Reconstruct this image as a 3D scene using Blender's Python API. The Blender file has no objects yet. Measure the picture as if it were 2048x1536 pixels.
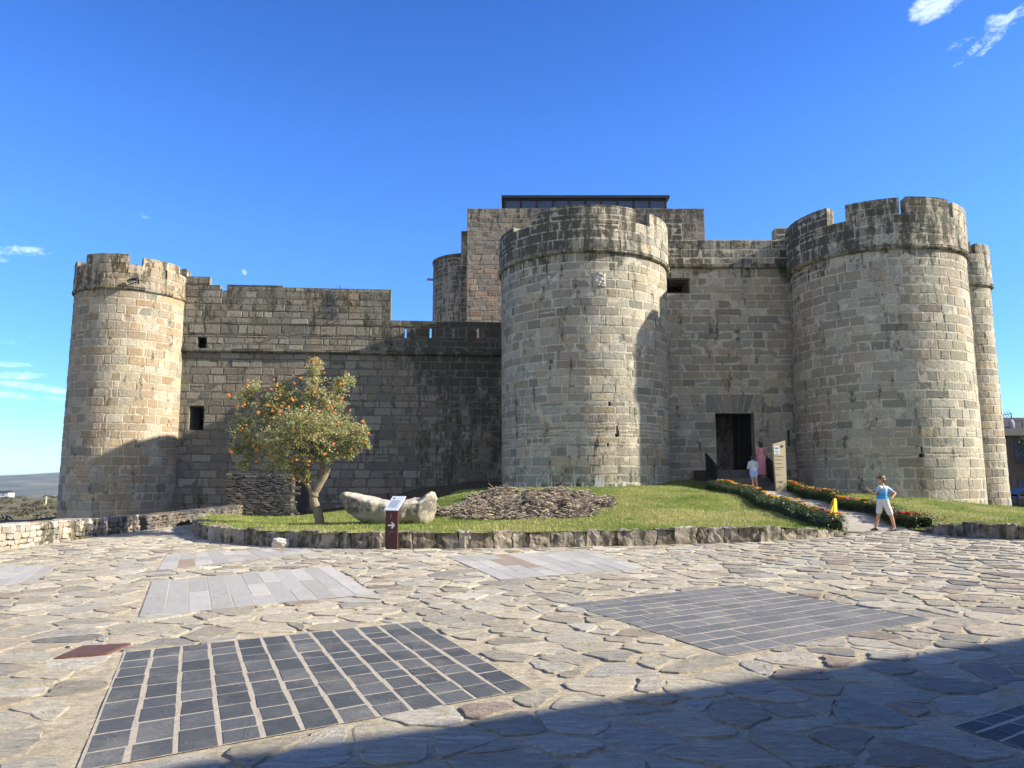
import bpy, math, random
import numpy as np
from mathutils import Vector, Matrix
SC = bpy.context.scene
COL = SC.collection
R = math.radians
rng = random.Random(7)

# ------------------------------------------------------------------ camera
F = 1500.0; PITCH = R(7.22); EYE = 1.6
cd = bpy.data.cameras.new('camera'); cam = bpy.data.objects.new('camera', cd); COL.objects.link(cam)
cam.location = (0, 0, EYE); cam.rotation_euler = (math.pi/2 + PITCH, 0, 0)
cd.sensor_width = 36; cd.lens = F/2048*36; cd.clip_start = .05; cd.clip_end = 20000
SC.camera = cam
# ------------------------------------------------------------------ sun direction
SUN_EL = R(28.0); SUN_A = R(5.5)            # A: turned from +X towards the viewer
S = Vector((math.cos(SUN_EL)*math.cos(SUN_A), -math.cos(SUN_EL)*math.sin(SUN_A), math.sin(SUN_EL)))
sl = bpy.data.lights.new('sun', 'SUN'); sl.energy = 4.9; sl.angle = R(.53); sl.color = (1, .90, .74)
so = bpy.data.objects.new('sun', sl); COL.objects.link(so); so.rotation_euler = S.to_track_quat('Z', 'Y').to_euler()
so.location = (60, -5, 40)
SC.view_settings.view_transform = 'Standard'; SC.view_settings.look = 'None'
SC.view_settings.exposure = 1.28; SC.view_settings.gamma = 1.0

def P(px, py, Y):
    """point seen at pixel (px,py) of the 2048x1536 picture on the vertical plane at depth Y"""
    dx = (px-1024)/F; dy = (768-py)/F
    c, s = math.cos(PITCH), math.sin(PITCH)
    fy = c - dy*s; fz = s + dy*c
    t = Y/fy
    return Vector((dx*t, Y, EYE + fz*t))
def ray(px, py):
    v = P(px, py, 1.0) - Vector((0, 0, EYE)); return v.normalized()
def az(px, py):
    v = ray(px, py); return math.atan2(v.x, v.y)

# ------------------------------------------------------------------ node helpers
class NT:
    def __init__(s, tree): s.t = tree; s.n = tree.nodes; s.l = tree.links
    def node(s, kind, **kw):
        n = s.n.new(kind)
        for k, v in kw.items():
            if k.startswith('i_'): 
                key = k[2:]; key = int(key) if key.isdigit() else key
                n.inputs[key].default_value = v
            else: setattr(n, k, v)
        return n
    def link(s, a, b): s.l.new(a, b)
    def put(s, v, inp):
        if isinstance(v, (int, float, tuple, list)): inp.default_value = v
        else: s.l.new(v, inp)
    def math(s, op, a, b=0.0, c=0.0, clamp=False):
        n = s.n.new('ShaderNodeMath'); n.operation = op; n.use_clamp = clamp
        s.put(a, n.inputs[0]); s.put(b, n.inputs[1]); s.put(c, n.inputs[2]); return n.outputs[0]
    def vmath(s, op, a, b=(0, 0, 0)):
        n = s.n.new('ShaderNodeVectorMath'); n.operation = op
        s.put(a, n.inputs[0]); s.put(b, n.inputs[1]); return n.outputs['Value'] if op in ('DOT_PRODUCT', 'LENGTH') else n.outputs[0]
    def mix(s, f, a, b, bt='MIX'):
        n = s.n.new('ShaderNodeMix'); n.data_type = 'RGBA'; n.blend_type = bt
        s.put(f, n.inputs[0]); s.put(a if not isinstance(a, tuple) or len(a) == 4 else a+(1,), n.inputs[6])
        s.put(b if not isinstance(b, tuple) or len(b) == 4 else b+(1,), n.inputs[7]); return n.outputs[2]
    def noise(s, vec, scale, detail=4, rough=.55, dist=0.0, out='Fac'):
        n = s.n.new('ShaderNodeTexNoise'); s.put(vec, n.inputs['Vector'])
        n.inputs['Scale'].default_value = scale; n.inputs['Detail'].default_value = detail
        n.inputs['Roughness'].default_value = rough; n.inputs['Distortion'].default_value = dist
        return n.outputs[out]
    def ramp(s, f, stops, interp='LINEAR'):
        n = s.n.new('ShaderNodeValToRGB'); n.color_ramp.interpolation = interp
        e = n.color_ramp.elements
        while len(e) > 1: e.remove(e[-1])
        e[0].position = stops[0][0]; e[0].color = tuple(stops[0][1])+(1,) if len(stops[0][1]) == 3 else stops[0][1]
        for p, c in stops[1:]:
            x = e.new(p); x.color = tuple(c)+(1,) if len(c) == 3 else c
        s.put(f, n.inputs[0]); return n.outputs[0]
    def maprange(s, v, a, b, c=0.0, d=1.0, smooth=True):
        n = s.n.new('ShaderNodeMapRange'); n.interpolation_type = 'SMOOTHSTEP' if smooth else 'LINEAR'
        s.put(v, n.inputs[0]); s.put(a, n.inputs[1]); s.put(b, n.inputs[2]); s.put(c, n.inputs[3]); s.put(d, n.inputs[4]); return n.outputs[0]
    def mapping(s, vec, scale=(1, 1, 1), loc=(0, 0, 0), rot=(0, 0, 0)):
        n = s.n.new('ShaderNodeMapping'); s.put(vec, n.inputs[0]); n.inputs[1].default_value = loc
        n.inputs[2].default_value = rot; n.inputs[3].default_value = scale; return n.outputs[0]
    def bump(s, h, strength=.5, dist=.02, normal=None):
        n = s.n.new('ShaderNodeBump'); s.put(h, n.inputs['Height']); n.inputs['Strength'].default_value = strength
        n.inputs['Distance'].default_value = dist
        if normal is not None: s.l.new(normal, n.inputs['Normal'])
        return n.outputs[0]

def newmat(name):
    m = bpy.data.materials.new(name); m.use_nodes = True
    t = NT(m.node_tree); b = t.n['Principled BSDF']; return m, t, b
def setb(t, b, col=None, rough=.8, spec=.3, normal=None, metal=0.0):
    if col is not None: t.put(col if not (isinstance(col, tuple) and len(col) == 3) else col+(1,), b.inputs['Base Color'])
    t.put(rough, b.inputs['Roughness']); b.inputs['Specular IOR Level'].default_value = spec
    b.inputs['Metallic'].default_value = metal
    if normal is not None: t.link(normal, b.inputs['Normal'])

# ------------------------------------------------------------------ world
w = bpy.data.worlds.new('World'); SC.world = w; w.use_nodes = True
t = NT(w.node_tree); bg = t.n['Background']
sky = t.node('ShaderNodeTexSky', sky_type='NISHITA'); sky.sun_disc = False
sky.sun_elevation = SUN_EL; sky.sun_rotation = math.atan2(S.x, S.y)
sky.altitude = 900; sky.air_density = 1.0; sky.dust_density = .1; sky.ozone_density = 3.0
tc = t.node('ShaderNodeTexCoord'); gen = tc.outputs['Generated']
hs = t.node('ShaderNodeHueSaturation'); hs.inputs['Saturation'].default_value = 1.22; hs.inputs['Value'].default_value = 1.0
hs.inputs['Hue'].default_value = .507
t.link(sky.outputs[0], hs.inputs['Color'])
zsp = t.node('ShaderNodeSeparateXYZ'); t.link(gen, zsp.inputs[0])
col = t.mix(1.0, hs.outputs[0], (.84, .99, 1.13, 1), 'MULTIPLY')
col = t.mix(1.0, col, t.ramp(zsp.outputs[2], [(0, (.50, .60, .70)), (.12, (.56, .67, .78)), (.3, (.76, .82, .89)), (.42, (.77, .82, .92)), (.60, (.58, .67, .83))]), 'MULTIPLY')
CLOUDS = [  # px, py, half width px, half height px, strength, tilt deg
 (1870, 6, 34, 19, .95, 20), (1905, 4, 26, 10, .5, 30), (1985, 66, 60, 7, .6, 32), (1990, 80, 40, 6, .45, 35), (2035, 28, 32, 7, .55, 12), (1925, 84, 24, 5, .5, 10), (1990,45,16,12,.6,20),
 (38, 503, 42, 9, .55, 5), (4, 465, 22, 8, .35, -25), (0, 518, 16, 6, .45, 0), (286, 430, 20, 5, .42, -25), (18, 728, 30, 5, .62, 0),
 (40, 751, 38, 6, .66, 5), (72, 774, 62, 6, .70, -6), (18, 790, 38, 5, .62, -4), (114, 797, 20, 4, .66, 0), (84, 675, 26, 6, .3, 0), (20, 685, 30, 5, .4, -3), (8, 408, 14, 5, .2, 0)]
cfac = None
for px, py, hw, hh, st, tilt in CLOUDS:
    d = ray(px, py); tx = Vector((d.y, -d.x, 0)).normalized(); ty = tx.cross(d)
    if ty.z < 0: ty = -ty
    a = R(tilt); ux = tx*math.cos(a)+ty*math.sin(a); uy = -tx*math.sin(a)+ty*math.cos(a)
    u = t.vmath('DOT_PRODUCT', gen, tuple(ux*(F/hw))); u0 = d.dot(ux)*F/hw
    v = t.vmath('DOT_PRODUCT', gen, tuple(uy*(F/hh))); v0 = d.dot(uy)*F/hh
    uu = t.math('SUBTRACT', u, u0); vv = t.math('SUBTRACT', v, v0)
    r2 = t.math('ADD', t.math('MULTIPLY', uu, uu), t.math('MULTIPLY', vv, vv))
    g = t.math('MULTIPLY', t.maprange(r2, 0.0, 2.6, 1.0, 0.0), st)
    front = t.math('GREATER_THAN', t.vmath('DOT_PRODUCT', gen, tuple(d)), .5)
    g = t.math('MULTIPLY', g, front)
    cfac = g if cfac is None else t.math('MAXIMUM', cfac, g)
wv = t.mapping(gen, scale=(1, 1, 2.2))
n1 = t.noise(wv, 48, 9, .68, 1.0); n2 = t.noise(wv, 190, 6, .65, .5)
nn = t.math('ADD', t.math('MULTIPLY', n1, .75), t.math('MULTIPLY', n2, .25))
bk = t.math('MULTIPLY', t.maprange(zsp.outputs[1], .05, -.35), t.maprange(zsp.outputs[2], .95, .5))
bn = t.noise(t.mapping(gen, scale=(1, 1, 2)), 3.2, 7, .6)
back_fill = t.math('MULTIPLY', bk, t.maprange(bn, .36, .56))      # pale fill added to the unseen rear sky, neutralises blue facade shade
cf = t.math('MULTIPLY', t.math('SUBTRACT', t.math('ADD', cfac, t.math('MULTIPLY', nn, 2.2)), 1.45), .62, clamp=True)
cf = t.math('MULTIPLY', cf, t.math('MINIMUM', t.math('MULTIPLY', cfac, 2), .92))
col = t.mix(cf, col, (7.4, 8.1, 8.6, 1))
col = t.mix(back_fill, col, (4.3, 4.35, 4.3, 1))
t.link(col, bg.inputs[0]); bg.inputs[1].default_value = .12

# ------------------------------------------------------------------ object helpers
def tag(o, label=None, cat=None, group=None, kind=None):
    if label: o['label'] = label
    if cat: o['category'] = cat
    if group: o['group'] = group
    if kind: o['kind'] = kind
    return o
def empty(name, loc=(0, 0, 0), label=None, cat=None, group=None, rz=0.0, parent=None):
    o = bpy.data.objects.new(name, None); COL.objects.link(o); o.location = loc; o.rotation_euler = (0, 0, rz)
    o.empty_display_size = .2
    if parent: o.parent = parent
    return tag(o, label, cat, group)
class MB:
    """collects geometry (optionally with a per-face 'st' colour) and links it as one object"""
    def __init__(s): s.v = []; s.f = []; s.a = []; s.m = []
    def face(s, idx, at=(.5, .5, 0, 1), mi=0): s.f.append(idx); s.a.append(at); s.m.append(mi)
    def grid(s, pts, nu, nv, at=(.5, .5, 0, 1), mi=0, wrap=False, flip=False):
        b = len(s.v); s.v.extend(pts)
        for j in range(nv-1):
            for i in range(nu if wrap else nu-1):
                i2 = (i+1) % nu
                q = (b+j*nu+i, b+j*nu+i2, b+(j+1)*nu+i2, b+(j+1)*nu+i)
                s.face(q[::-1] if flip else q, at, mi)
    def box(s, c, size, rot=None, at=(.5, .5, 0, 1), mi=0, jit=0.0, taper=1.0):
        b = len(s.v); c = Vector(c)
        for z in (-.5, .5):
            for x, y in ((-.5, -.5), (.5, -.5), (.5, .5), (-.5, .5)):
                k = taper if z > 0 else 1
                p = Vector((x*size[0]*k, y*size[1]*k, z*size[2]))
                if jit: p += Vector((rng.uniform(-jit, jit), rng.uniform(-jit, jit), rng.uniform(-jit, jit)))
                if rot is not None: p = rot @ p
                s.v.append(tuple(c+p))
        for q in ((3, 2, 1, 0), (4, 5, 6, 7), (0, 1, 5, 4), (1, 2, 6, 5), (2, 3, 7, 6), (3, 0, 4, 7)):
            s.face(tuple(b+i for i in q), at, mi)
    def tube(s, pts, rad, n=8, at=(.5, .5, 0, 1), mi=0, caps=True, squash=1.0):
        pts = [Vector(p) for p in pts]; b0 = len(s.v)
        prev = None
        for i, p in enumerate(pts):
            d = (pts[min(i+1, len(pts)-1)]-pts[max(i-1, 0)]).normalized()
            if prev is None:
                x = d.orthogonal().normalized()
            else:
                x = (prev - d*prev.dot(d)).normalized()
            prev = x; y = d.cross(x)
            r = rad[i] if isinstance(rad, (list, tuple)) else rad
            for k in range(n):
                an = 2*math.pi*k/n
                s.v.append(tuple(p + x*math.cos(an)*r + y*math.sin(an)*r*squash))
        for i in range(len(pts)-1):
            for k in range(n):
                k2 = (k+1) % n
                s.face((b0+i*n+k, b0+i*n+k2, b0+(i+1)*n+k2, b0+(i+1)*n+k), at, mi)
        if caps:
            s.face(tuple(b0+k for k in range(n))[::-1], at, mi)
            s.face(tuple(b0+(len(pts)-1)*n+k for k in range(n)), at, mi)
    def ellipsoid(s, c, r, nu=12, nv=8, at=(.5, .5, 0, 1), mi=0, rot=None, fn=None):
        pts = []
        for j in range(nv):
            ph = -math.pi/2 + math.pi*j/(nv-1)
            for i in range(nu):
                th = 2*math.pi*i/nu
                p = Vector((r[0]*math.cos(ph)*math.cos(th), r[1]*math.cos(ph)*math.sin(th), r[2]*math.sin(ph)))
                if fn: p = fn(p)
                if rot is not None: p = rot @ p
                pts.append(tuple(Vector(c)+p))
        s.grid(pts, nu, nv, at, mi, wrap=True)
    def build(s, name, mats, parent=None, smooth=False, loc=None):
        me = bpy.data.meshes.new(name); me.from_pydata([tuple(p) for p in s.v], [], s.f)
        if not isinstance(mats, (list, tuple)): mats = [mats]
        for m in mats: me.materials.append(m)
        at = me.attributes.new('st', 'FLOAT_COLOR', 'FACE')
        at.data.foreach_set('color', np.array(s.a, dtype=np.float32).ravel())
        if len(mats) > 1: me.polygons.foreach_set('material_index', np.array(s.m, dtype=np.int32))
        if smooth: me.polygons.foreach_set('use_smooth', [True]*len(me.polygons))
        me.update()
        o = bpy.data.objects.new(name, me); COL.objects.link(o)
        if parent: o.parent = parent
        if loc is not None: o.location = loc
        return o

def attr_nodes(t):
    a = t.node('ShaderNodeAttribute', attribute_name='st'); s = t.node('ShaderNodeSeparateColor'); t.link(a.outputs['Color'], s.inputs[0])
    return s.outputs[0], s.outputs[1], s.outputs[2], a.outputs['Alpha']
def objco(t): return t.node('ShaderNodeNewGeometry').outputs['Position']

# ------------------------------------------------------------------ materials
def stone_mat(name, stops, mortar, lichen=(.035, .036, .03), val=1.0, moss=(.05, .05, .025), white=.35, ochre=.45):
    m, t, b = newmat(name); hue, vr, wr, al = attr_nodes(t); co = objco(t)
    c = t.ramp(hue, stops)
    c = t.mix(1.0, c, t.ramp(vr, [(0, (.68*val,)*3), (.5, (.95*val,)*3), (1, (1.22*val,)*3)]), 'MULTIPLY')
    big = t.noise(co, .55, 5, .6); mid = t.noise(co, 3.1, 6, .62); fine = t.noise(co, 22, 6, .7); grain = t.noise(co, 90, 3, .7)
    bst = t.noise(t.mapping(co, scale=(1, 1, .4)), .9, 5, .6)
    c = t.mix(t.maprange(t.math('MULTIPLY', t.math('ADD', big, bst), .5), .44, .64, 0, ochre), c, (.30*val, .215*val, .13*val))        # iron-stained ochre clouds
    c = t.mix(t.maprange(mid, .5, .75, 0, .4), c, (.23*val, .225*val, .20*val))
    c = t.mix(1.0, c, t.ramp(fine, [(.25, (.5,)*3), (.5, (1,)*3), (.75, (1.4,)*3)]), 'MULTIPLY')
    c = t.mix(1.0, c, t.ramp(grain, [(.25, (.74,)*3), (.75, (1.24,)*3)]), 'MULTIPLY')
    mo = t.mix(t.maprange(mid, .35, .7), mortar, tuple(x*.62 for x in mortar))
    c = t.mix(al, mo, c)
    # dark lichen and painted tree shade: from the weathering value and streaky noise
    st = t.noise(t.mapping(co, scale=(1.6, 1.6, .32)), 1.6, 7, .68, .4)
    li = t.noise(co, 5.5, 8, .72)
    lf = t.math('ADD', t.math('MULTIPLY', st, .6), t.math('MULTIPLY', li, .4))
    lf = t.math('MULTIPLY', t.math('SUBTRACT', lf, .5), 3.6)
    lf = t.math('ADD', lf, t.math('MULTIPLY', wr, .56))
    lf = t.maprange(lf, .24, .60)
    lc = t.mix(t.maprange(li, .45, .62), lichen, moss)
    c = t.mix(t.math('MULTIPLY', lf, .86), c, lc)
    wl = t.maprange(t.noise(co, 9, 9, .75), .63, .70)                                  # pale lichen spots
    c = t.mix(t.math('MULTIPLY', wl, white), c, (.46, .46, .42))
    h = t.math('ADD', t.math('MULTIPLY', t.noise(co, 7, 8, .68), .7), t.math('MULTIPLY', fine, .3))
    nrm = t.bump(h, .95, .06)
    setb(t, b, c, .92, .15, nrm); return m
WARM = [(0, (.215, .215, .185)), (.2, (.30, .293, .245)), (.42, (.345, .33, .265)), (.62, (.315, .305, .255)), (.8, (.37, .34, .255)), (.93, (.34, .285, .19)), (1, (.24, .24, .215))]
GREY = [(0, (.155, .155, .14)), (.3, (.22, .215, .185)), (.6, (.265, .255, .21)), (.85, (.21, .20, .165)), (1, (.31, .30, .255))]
M_warm = stone_mat('granite_ashlar_warm', WARM, (.50, .455, .37))
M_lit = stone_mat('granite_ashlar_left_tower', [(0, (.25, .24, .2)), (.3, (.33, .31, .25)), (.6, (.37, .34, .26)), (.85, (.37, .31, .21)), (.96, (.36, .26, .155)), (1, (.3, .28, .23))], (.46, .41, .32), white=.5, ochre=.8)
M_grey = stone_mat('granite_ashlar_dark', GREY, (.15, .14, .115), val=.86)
M_keep = stone_mat('granite_keep', [(0, (.22, .21, .18)), (.4, (.30, .26, .2)), (.7, (.33, .24, .17)), (.85, (.36, .22, .15)), (1, (.27, .26, .23))], (.30, .27, .22))
M_slate = stone_mat('slate_drystone', [(0, (.045, .05, .055)), (.5, (.085, .085, .085)), (.8, (.14, .13, .115)), (1, (.06, .062, .065))], (.012, .012, .013), white=.3)
M_rubble = stone_mat('rubble_wall_stone', [(0, (.30, .29, .26)), (.35, (.42, .39, .33)), (.6, (.36, .28, .2)), (.8, (.46, .44, .4)), (1, (.24, .2, .16))], (.20, .175, .14), white=.6)
M_kerb = stone_mat('kerb_stone', [(0, (.23, .215, .185)), (.5, (.33, .30, .25)), (1, (.28, .24, .19))], (.05, .048, .04), white=.45)
def plain(name, col, rough=.8, spec=.3, metal=0.0, bump=0.0, bs=30, var=.12):
    m, t, b = newmat(name); co = objco(t); n = t.noise(co, bs, 5, .6)
    c = t.mix(1.0, col+(1,), t.ramp(n, [(.25, (1-var,)*3), (.75, (1+var,)*3)]), 'MULTIPLY')
    nr = t.bump(n, bump, .01) if bump else None
    setb(t, b, c, rough, spec, nr, metal); return m
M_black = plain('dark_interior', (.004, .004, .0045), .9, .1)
M_darkmetal = plain('dark_iron', (.018, .02, .022), .5, .4, .6)
M_darkwood = plain('dark_door_wood', (.010, .007, .005), .7, .2, bump=.4)
M_oldwood = plain('old_wood', (.055, .035, .022), .7, .2, bump=.4)
def glass_dark():
    m, t, b = newmat('lantern_glass'); setb(t, b, (.015, .045, .12), .25, .35); return m
M_glass = glass_dark()
M_lime = plain('lime_residue', (.52, .52, .5), .9, .1, bump=.4, var=.3, bs=40)

# ------------------------------------------------------------------ masonry generator
def breaks_of(a, b, extra):
    r = sorted(set([round(a, 4), round(b, 4)] + [round(x, 4) for x in extra if a+1e-4 < x < b-1e-4])); return r
def inside(ex, u, v): return any(e[0] < u < e[1] and e[2] < v < e[3] for e in ex)
def solid(mb, M, u0, u1, v0, v1, ex, T, du=99.0, back=True, att=(.5, .5, .35)):
    """wall body on a (u,v) rectangle minus the rectangles in ex, T thick (M maps u,v,depth)"""
    ub = breaks_of(u0, u1, [x for e in ex for x in e[:2]]); vb = breaks_of(v0, v1, [x for e in ex for x in e[2:4]])
    us = []
    for a, b in zip(ub[:-1], ub[1:]):
        n = max(1, math.ceil((b-a)/du)); us += [a+(b-a)*i/n for i in range(n)]
    us.append(ub[-1])
    vs = []
    for a, b in zip(vb[:-1], vb[1:]):
        n = max(1, math.ceil((b-a)/3.0)); vs += [a+(b-a)*i/n for i in range(n)]
    vs.append(vb[-1])
    nu, nv = len(us)-1, len(vs)-1
    ok = [[not inside(ex, (us[i]+us[i+1])/2, (vs[j]+vs[j+1])/2) for i in range(nu)] for j in range(nv)]
    cache = {}
    def V(i, j, k):
        key = (i, j, k)
        if key not in cache:
            cache[key] = len(mb.v); mb.v.append(tuple(M(us[i], vs[j], T*k)))
        return cache[key]
    mort = att[:3]+(0.0,); st = att[:3]+(1.0,)
    for j in range(nv):
        for i in range(nu):
            if not ok[j][i]: continue
            mb.face((V(i, j, 0), V(i+1, j, 0), V(i+1, j+1, 0), V(i, j+1, 0)), mort)
            if back: mb.face((V(i, j, 1), V(i, j+1, 1), V(i+1, j+1, 1), V(i+1, j, 1)), st)
            def nb(jj, ii): return 0 <= jj < nv and 0 <= ii < nu and ok[jj][ii]
            if not nb(j+1, i): mb.face((V(i, j+1, 0), V(i+1, j+1, 0), V(i+1, j+1, 1), V(i, j+1, 1)), st)
            if not nb(j-1, i): mb.face((V(i, j, 0), V(i, j, 1), V(i+1, j, 1), V(i+1, j, 0)), st)
            if not nb(j, i-1): mb.face((V(i, j, 0), V(i, j+1, 0), V(i, j+1, 1), V(i, j, 1)), st)
            if not nb(j, i+1): mb.face((V(i+1, j, 0), V(i+1, j, 1), V(i+1, j+1, 1), V(i+1, j+1, 0)), st)
def blocks(mb, M, u0, u1, v0, v1, ex, course=(.32, .46), length=(.45, 1.15), gap=.013, prot=(.001, .018), weather_or_shade=None,
           hue=None, seg=.4, jit=.012, seed=1, ubias=None, edge=.028):
    r = random.Random(seed)
    vb = breaks_of(v0, v1, [x for e in ex for x in e[2:4]])
    rows = []
    for a, b in zip(vb[:-1], vb[1:]):
        h = b-a; n = max(1, round(h/((course[0]+course[1])/2)))
        ws = [r.uniform(course[0], course[1]) for _ in range(n)]; s = sum(ws); y = a
        for x in ws: rows.append((y, y+x*h/s)); y += x*h/s
    for (a, b) in rows:
        vm = (a+b)/2
        cuts = sorted([(max(u0, e[0]), min(u1, e[1])) for e in ex if e[2] < vm < e[3] and e[1] > u0 and e[0] < u1])
        iv = []; x = u0
        for c0, c1 in cuts:
            if c0 > x+.02: iv.append((x, c0))
            x = max(x, c1)
        if x < u1-.02: iv.append((x, u1))
        for i0, i1 in iv:
            ph = r.uniform(.2, 1)
            xs = [i0]; first = True
            while True:
                L = r.uniform(*length)
                if r.random() < .12: L *= .45
                if first: L *= ph; first = False
                if xs[-1]+L > i1-length[0]*.45: break
                xs.append(xs[-1]+max(L, .12))
            xs.append(i1)
            for p, q in zip(xs[:-1], xs[1:]):
                wv = weather_or_shade((p+q)/2, vm) if weather_or_shade else .2
                hv = hue((p+q)/2, vm, r) if hue else r.random()
                hv = min(max(hv, 0), 1)
                at = (hv, r.random(), min(max(wv+r.uniform(-.12, .12), 0), 2), 1.0)
                splits = [(a, b)]
                if b-a > .40 and r.random() < .06: mm = a+(b-a)*r.uniform(.4, .6); splits = [(a, mm), (mm, b)]
                for aa, bb in splits:
                    g = gap*r.uniform(.5, 1.7)
                    pp, qq, a2, b2 = p+g, q-g, aa+g, bb-g
                    pr = r.uniform(*prot); e = min(edge, (b2-a2)*.25, (qq-pp)*.25)
                    n = max(1, math.ceil((qq-pp)/seg)); 
                    uu = [pp, pp+e]+[pp+e+(qq-pp-2*e)*k/n for k in range(1, n)]+[qq-e, qq]
                    vv = [a2, a2+e, b2-e, b2]
                    cj = [[(r.uniform(-jit, jit), r.uniform(-jit, jit)) for _ in range(2)] for _ in range(2)]
                    tilt = r.uniform(-.008, .008); tl2 = r.uniform(-.006, .006)
                    pts = []
                    for jv, v_ in enumerate(vv):
                        fv = (v_-a2)/(b2-a2)
                        for ju, u_ in enumerate(uu):
                            fu = (u_-pp)/(qq-pp)
                            du_ = (cj[0][0][0]*(1-fu)+cj[0][1][0]*fu)*(1-fv)+(cj[1][0][0]*(1-fu)+cj[1][1][0]*fu)*fv
                            dv_ = (cj[0][0][1]*(1-fu)+cj[0][1][1]*fu)*(1-fv)+(cj[1][0][1]*(1-fu)+cj[1][1][1]*fu)*fv
                            if 0 < ju < len(uu)-1: dv_ += r.uniform(-.3, .3)*jit
                            border = jv in (0, 3) or ju in (0, len(uu)-1)
                            w_ = .012 if border else -(pr + tilt*(fu-.5)*2 + tl2*(fv-.5)*2 + r.uniform(-.003, .003))
                            pts.append(tuple(M(u_+du_, v_+dv_, w_)))
                    mb.grid(pts, len(uu), 4, at)

class Cyl:
    def __init__(s, cx, cy, Rt, vt, k): s.cx, s.cy, s.Rt, s.vt, s.k = cx, cy, Rt, vt, k     # radius Rt at height vt, growing k per metre down
    def rad(s, v): return s.Rt + s.k*max(0, s.vt-v)
    def M(s, u, v, wd):
        th = u/s.Rt; r = s.rad(v)-wd
        return Vector((s.cx + r*math.sin(th), s.cy - r*math.cos(th), v))
    def hit(s, px, py, r=None):
        d = ray(px, py); rr = r or s.Rt
        for _ in range(12):
            a = d.x*d.x+d.y*d.y; b = -2*(d.x*s.cx+d.y*s.cy); c = s.cx**2+s.cy**2-rr*rr
            D = b*b-4*a*c; tt = (-b-math.sqrt(max(D, 0)))/(2*a); z = EYE+d.z*tt
            if r: break
            rr = s.rad(z)
        x, y = d.x*tt-s.cx, d.y*tt-s.cy
        th = math.atan2(x, -y); return th*s.Rt, z
def fitcyl(L, Rr, D, ztop):
    """L,Rr: lists of two (px,py) silhouette points (upper, lower); D distance of the axis"""
    out = []
    for (l, r_) in zip(L, Rr):
        a0, a1 = az(*l), az(*r_); h = (a1-a0)/2; out.append(((a0+a1)/2, D*math.sin(h), (l[1]+r_[1])/2))
    m = (out[0][0]+out[1][0])/2; cx, cy = D*math.sin(m), D*math.cos(m)
    z = [P(1024, o[2], cy)[2] for o in out]
    k = (out[1][1]-out[0][1])/(z[0]-z[1]); Rt = out[0][1] + k*(z[0]-ztop)
    return Cyl(cx, cy, Rt, ztop, k)

def cornice_ring(mb, c, z, h, out_, seed=3, a0=-2.4, a1=2.4, at=(.4, .5, .75, 1)):
    r = random.Random(seed); prof = [(-.05, -h*.5), (out_*.55, -h*.45), (out_*.9, -h*.2), (out_, h*.05), (out_*.8, h*.3), (out_*.95, h*.36), (out_*.9, h*.5), (-.05, h*.5)]
    n = 90; x = a0; 
    while x < a1:                                   # separate moulded stones
        L = r.uniform(.55, .95)/c.Rt; e = min(a1, x+L); m = 3; dz = r.uniform(-.012, .012); dr = r.uniform(-.02, .012)
        at2 = (r.random(), r.random(), at[2]+r.uniform(-.3, .25), 1); pts = []
        for i in range(m+1):
            th = x+.004+(e-x-.008)*i/m
            for (pr, pz) in prof:
                rr = c.rad(z)+pr+dr; pts.append((c.cx+rr*math.sin(th), c.cy-rr*math.cos(th), z+pz+dz))
        b = len(mb.v); mb.grid(pts, len(prof), m+1, at2, flip=False)
        mb.face(tuple(b+i for i in range(len(prof))), at2); mb.face(tuple(b+m*len(prof)+i for i in range(len(prof)))[::-1], at2)
        x = e
def cornice_line(mb, x0, x1, y, z, h, out_, seed=5, weather_or_shade=lambda x: .7):
    r = random.Random(seed); prof = [(-.05, -h*.5), (out_*.55, -h*.45), (out_*.9, -h*.2), (out_, h*.05), (out_*.8, h*.3), (out_*.95, h*.36), (out_*.9, h*.5), (-.05, h*.5)]
    x = x0
    while x < x1:
        e = min(x1, x+r.uniform(.6, 1.2)); at2 = (r.random(), r.random(), weather_or_shade(x)+r.uniform(-.2, .2), 1); dz = r.uniform(-.012, .012); dr = r.uniform(-.02, .01)
        pts = [(xx, y-pr-dr, z+pz+dz) for xx in (x+.006, e-.006) for pr, pz in prof]
        b = len(mb.v); mb.grid(pts, len(prof), 2, at2); k = len(prof)
        mb.face(tuple(b+i for i in range(k)), at2); mb.face(tuple(b+k+i for i in range(k))[::-1], at2)
        x = e
def slab_cap(mb, c, z, r, at=(.4, .5, .5, 1), n=48):
    b = len(mb.v); mb.v.append((c.cx, c.cy, z))
    for i in range(n): a = 2*math.pi*i/n; mb.v.append((c.cx+r*math.sin(a), c.cy-r*math.cos(a), z))
    for i in range(n): mb.face((b, b+1+(i+1) % n, b+1+i), at)

# ------------------------------------------------------------------ the castle
castle = empty('castle', (0, 36, 0), 'medieval grey-tan granite castle with round crenellated towers and open dark doorway', 'castle')
def build_to(mb, name, mats, parent, smooth=False):
    o = mb.build(name, mats, parent, smooth)
    # the parents all stand at the castle origin
    tot = Vector((0, 0, 0)); p = parent
    while p: tot += p.location; p = p.parent
    o.data.transform(Matrix.Translation(-tot)); return o

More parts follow.
